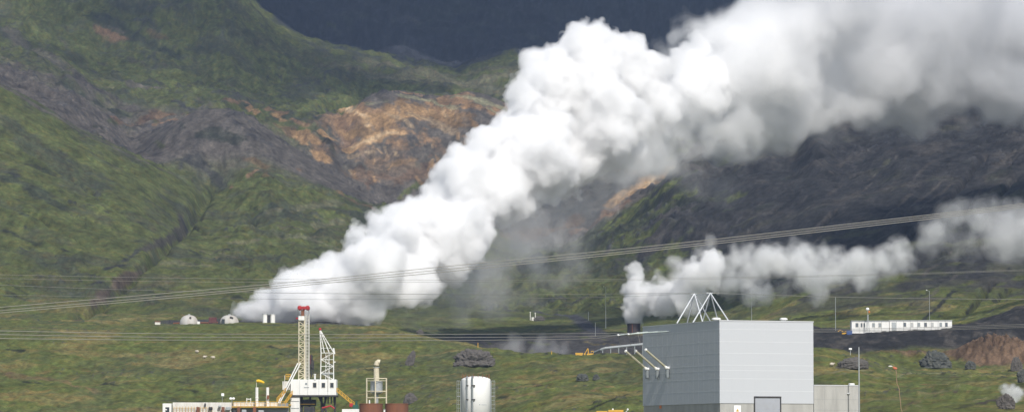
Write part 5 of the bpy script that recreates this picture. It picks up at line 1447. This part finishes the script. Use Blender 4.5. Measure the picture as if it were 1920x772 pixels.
# ---------------------------------------------------------------- rocks
def rock(px0, px1, top, bot, seed, label, mat, flat=.6, jag=.34, lean=0.0, name='rock', cat='rock', Yd=None):
    c = (px0 + px1) / 2
    g = ground(c, bot) if Yd is None else ground(c, Yd=Yd)
    Yd = g.y
    wv = (px1 - px0) / 2 * mpp(Yd); hv = (bot - top) * mpp(Yd)
    bm = bmesh.new(); bmesh.ops.create_icosphere(bm, subdivisions=5, radius=1.0)
    P = np.array([v.co[:] for v in bm.verts])
    s = seed * 17.3
    def n3_(f):   # three plane noises stand in for a solid one
        return (noise2(P[:, 0] * f + s, P[:, 1] * f - s, seed) + noise2(P[:, 1] * f + s, P[:, 2] * f + s, seed + 1) + noise2(P[:, 2] * f - s, P[:, 0] * f, seed + 2)) / 2
    d = 1 + jag * (n3_(1.7) + .6 * (1 - 2 * np.abs(n3_(3.3))) + .38 * n3_(7.0) + .22 * n3_(15.0) - .3)
    Q = P * d[:, None]
    Q[:, 2] = np.where(Q[:, 2] < -.35, -.35 + (Q[:, 2] + .35) * .2, Q[:, 2])
    lo, hi = Q.min(0), Q.max(0)
    Q[:, 0] = (Q[:, 0] - (lo[0] + hi[0]) / 2) / (hi[0] - lo[0]) * 2 * wv
    Q[:, 1] = (Q[:, 1] - (lo[1] + hi[1]) / 2) / (hi[1] - lo[1]) * 2 * wv * flat
    Q[:, 2] = (Q[:, 2] - lo[2]) / (hi[2] - lo[2]) * hv * 1.12 - hv * .12
    Q[:, 0] += lean * Q[:, 2]
    for v, q in zip(bm.verts, Q): v.co = q
    me = bpy.data.meshes.new(name); bm.to_mesh(me); bm.free(); me.materials.append(mat)
    o = bpy.data.objects.new(name, me); o.location = g; COL.objects.link(o)
    return tag(o, label, cat)
rock(848, 930, 653, 687, 3, 'largest dark lava rock with a hollow under it on the grass bank', P_LAVA, .5, .30)
rock(759, 777, 656, 684, 5, 'slim upright dark rock leaning right on the grass bank', P_LAVA, .6, .22, .28)
rock(757, 785, 735, 756, 8, 'squarish dark rock low on the bank beside the rusty tanks', P_LAVA, .6, .24)
rock(1720, 1783, 656, 690, 11, 'broad grey lichen covered rock in front of the brown soil heap', P_PALEROCK, .5, .34)
rock(1806, 1828, 675, 691, 14, 'small grey rock right of the broad lichen rock', P_PALEROCK, .7, .3)
rock(1892, 1916, 667, 695, 17, 'tall dark split rock near the small steam vent', P_LAVA, .6, .32)
rock(1902, 1936, 690, 716, 20, 'low grey rock below the tall split one at the edge of the flat', P_PALEROCK, .6, .3)
rock(1568, 1628, 669, 691, 23, 'low grey gravel heap on the grass behind the concrete wing', P_GRAV, .6, .16, name='gravel_heap', cat='gravel heap')
rock(1080, 1104, 699, 713, 41, 'low grey rock on the grass bank left of the bushings, bigger of a pair', P_PALEROCK, .7, .3)
rock(1110, 1124, 700, 712, 43, 'low grey rock on the grass bank left of the bushings, smaller of a pair', P_PALEROCK, .7, .3)
rock(780, 795, 614, 625, 26, 'small dark rock on the crest where the bank dips to the pit', P_LAVA, .6, .3, Yd=1452)
rock(1000, 1022, 588, 599, 29, 'dark boulder beside the white posts on the plain', P_LAVA, .6, .3, Yd=1870)
rock(1863, 1900, 738, 768, 33, 'dark broken rock just left of the small steam vent', P_LAVA, .6, .34)

# ---------------------------------------------------------------- sheep
def make_sheep():
    root = empty('sheep', (0, 0, 0), cat='sheep')
    bm = bmesh.new(); bmesh.ops.create_icosphere(bm, subdivisions=3, radius=.5)
    for v in bm.verts:
        c = v.co
        v.co = Vector((c.x * 1.35, c.y * .72, c.z * .74 + .62)) * (1 + .06 * math.sin(23 * c.x) * math.sin(19 * c.z + 11 * c.y))
    me = bpy.data.meshes.new('fleece'); bm.to_mesh(me); bm.free(); me.materials.append(P_WOOL)
    o = bpy.data.objects.new('fleece', me); o.parent = root; COL.objects.link(o)
    m = MB(); m.path([(.52, 0, .82), (.72, 0, .86), (.88, 0, .72), (.98, 0, .60)], [.16, .15, .12, .07], 10); hd = m.build('head', P_WOOL, root, True)
    for s in (-1, 1):
        m = MB(); m.path([(.74, s * .1, .92), (.72, s * .2, .92), (.70, s * .27, .88)], [.05, .05, .02], 6); m.build('ear', P_WOOL, hd, True)
    for x, s in ((-.42, -1), (-.42, 1), (.38, -1), (.38, 1)):
        k = .06 if x < 0 else -.02
        m = MB(); m.path([(x, s * .18, .55), (x - k, s * .18, .30), (x + k * .5, s * .18, .16), (x, s * .18, 0)], [.09, .06, .045, .05], 7); m.build('leg', P_WOOL, root, True)
    return root
sh = make_sheep()
for i, (px, py, rz, label) in enumerate(((370.5, 663, 2.6, 'white sheep standing highest of the three on the grass bank'), (385.3, 672, .4, 'white sheep between its two companions on the grass bank'), (401.3, 673, 3.4, 'white sheep closest to the rig of the three grazing'), (1558, 688, .3, 'lone white sheep on the pale grass behind the concrete wing'))):
    o = sh if i == 0 else copy_tree(sh)
    o.location = ground(px, py); o.rotation_euler.z = rz; o.scale = (1.0, 1.0, 1.1)
    tag(o, label, 'sheep', 'sheep grazing on the bank' if i < 3 else None)
    if i == 3 and 'group' in o: del o['group']
# ---------------------------------------------------------------- air and clouds
hz = MB(); hz.box(-2600, 2600, -200, 6000, -2.2, 1020)
ho = hz.build('haze', volume_mat('haze', (0.46, 0.63, 1.0), 4.0e-5))
tag(ho, kind='stuff')
# clouds overhead, well above the picture, that shade the far mountain and part of the slopes
def cloud(label, centre, size, seed, dens, n=26):
    r = np.random.default_rng(seed)
    sp = []
    for i in range(n):
        p = np.array([r.uniform(-1, 1) * size[0], r.uniform(-1, 1) * size[1], r.uniform(-.3, .5) * size[2]]) * .75
        sp.append((np.array(centre) + p, size[2] * r.uniform(.55, 1.0)))
    f, lo, shape = blob_field(sp, 14.0, 50)
    f += 22 * grid_fbm(shape, 120 / 14.0, seed, 3, .6)
    root = empty('cloud', centre, label=label, cat='cloud')
    shell('cloud_body', f, lo, 14.0, 0.0, volume_mat('cloud', (1, 1, 1), dens), root)
def shade(px, py, h):
    """where a cloud at height h stands to shade the ground seen at px, py"""
    g = ground(px, py)
    t = (h - g.z) / to_sun.z
    return (g.x + to_sun.x * t, g.y + to_sun.y * t, h)
cloud('broad grey cloud shading the far blue mountain', tuple(np.array(shade(900, 30, 1250)) + np.array((100, 120, 0))), (1500, 480, 110), 4, 0.03, 80)
cloud('dark grey cloud beside the broad one over the far mountain', tuple(np.array(shade(800, 10, 1330)) + np.array((60, 40, 0))), (700, 330, 110), 6, 0.03)
cloud('thin cloud shading the brown cone and the slope behind it', tuple(np.array(shade(110, 110, 1250)) + np.array((-60, 60, 0))), (430, 520, 80), 9, 0.0045)
cloud('thin high cloud shading the long green shoulder', tuple(np.array(shade(330, 40, 1420)) + np.array((-40, 120, 0))), (480, 330, 80), 12, 0.0045)
cloud('thin cloud shading the far end of the steam plume', tuple(np.array(W(1800, 110, 1840)) + np.array(to_sun) * ((1250 - 190) / to_sun.z) + np.array((90, 0, 0))), (260, 120, 60), 15, 0.008)
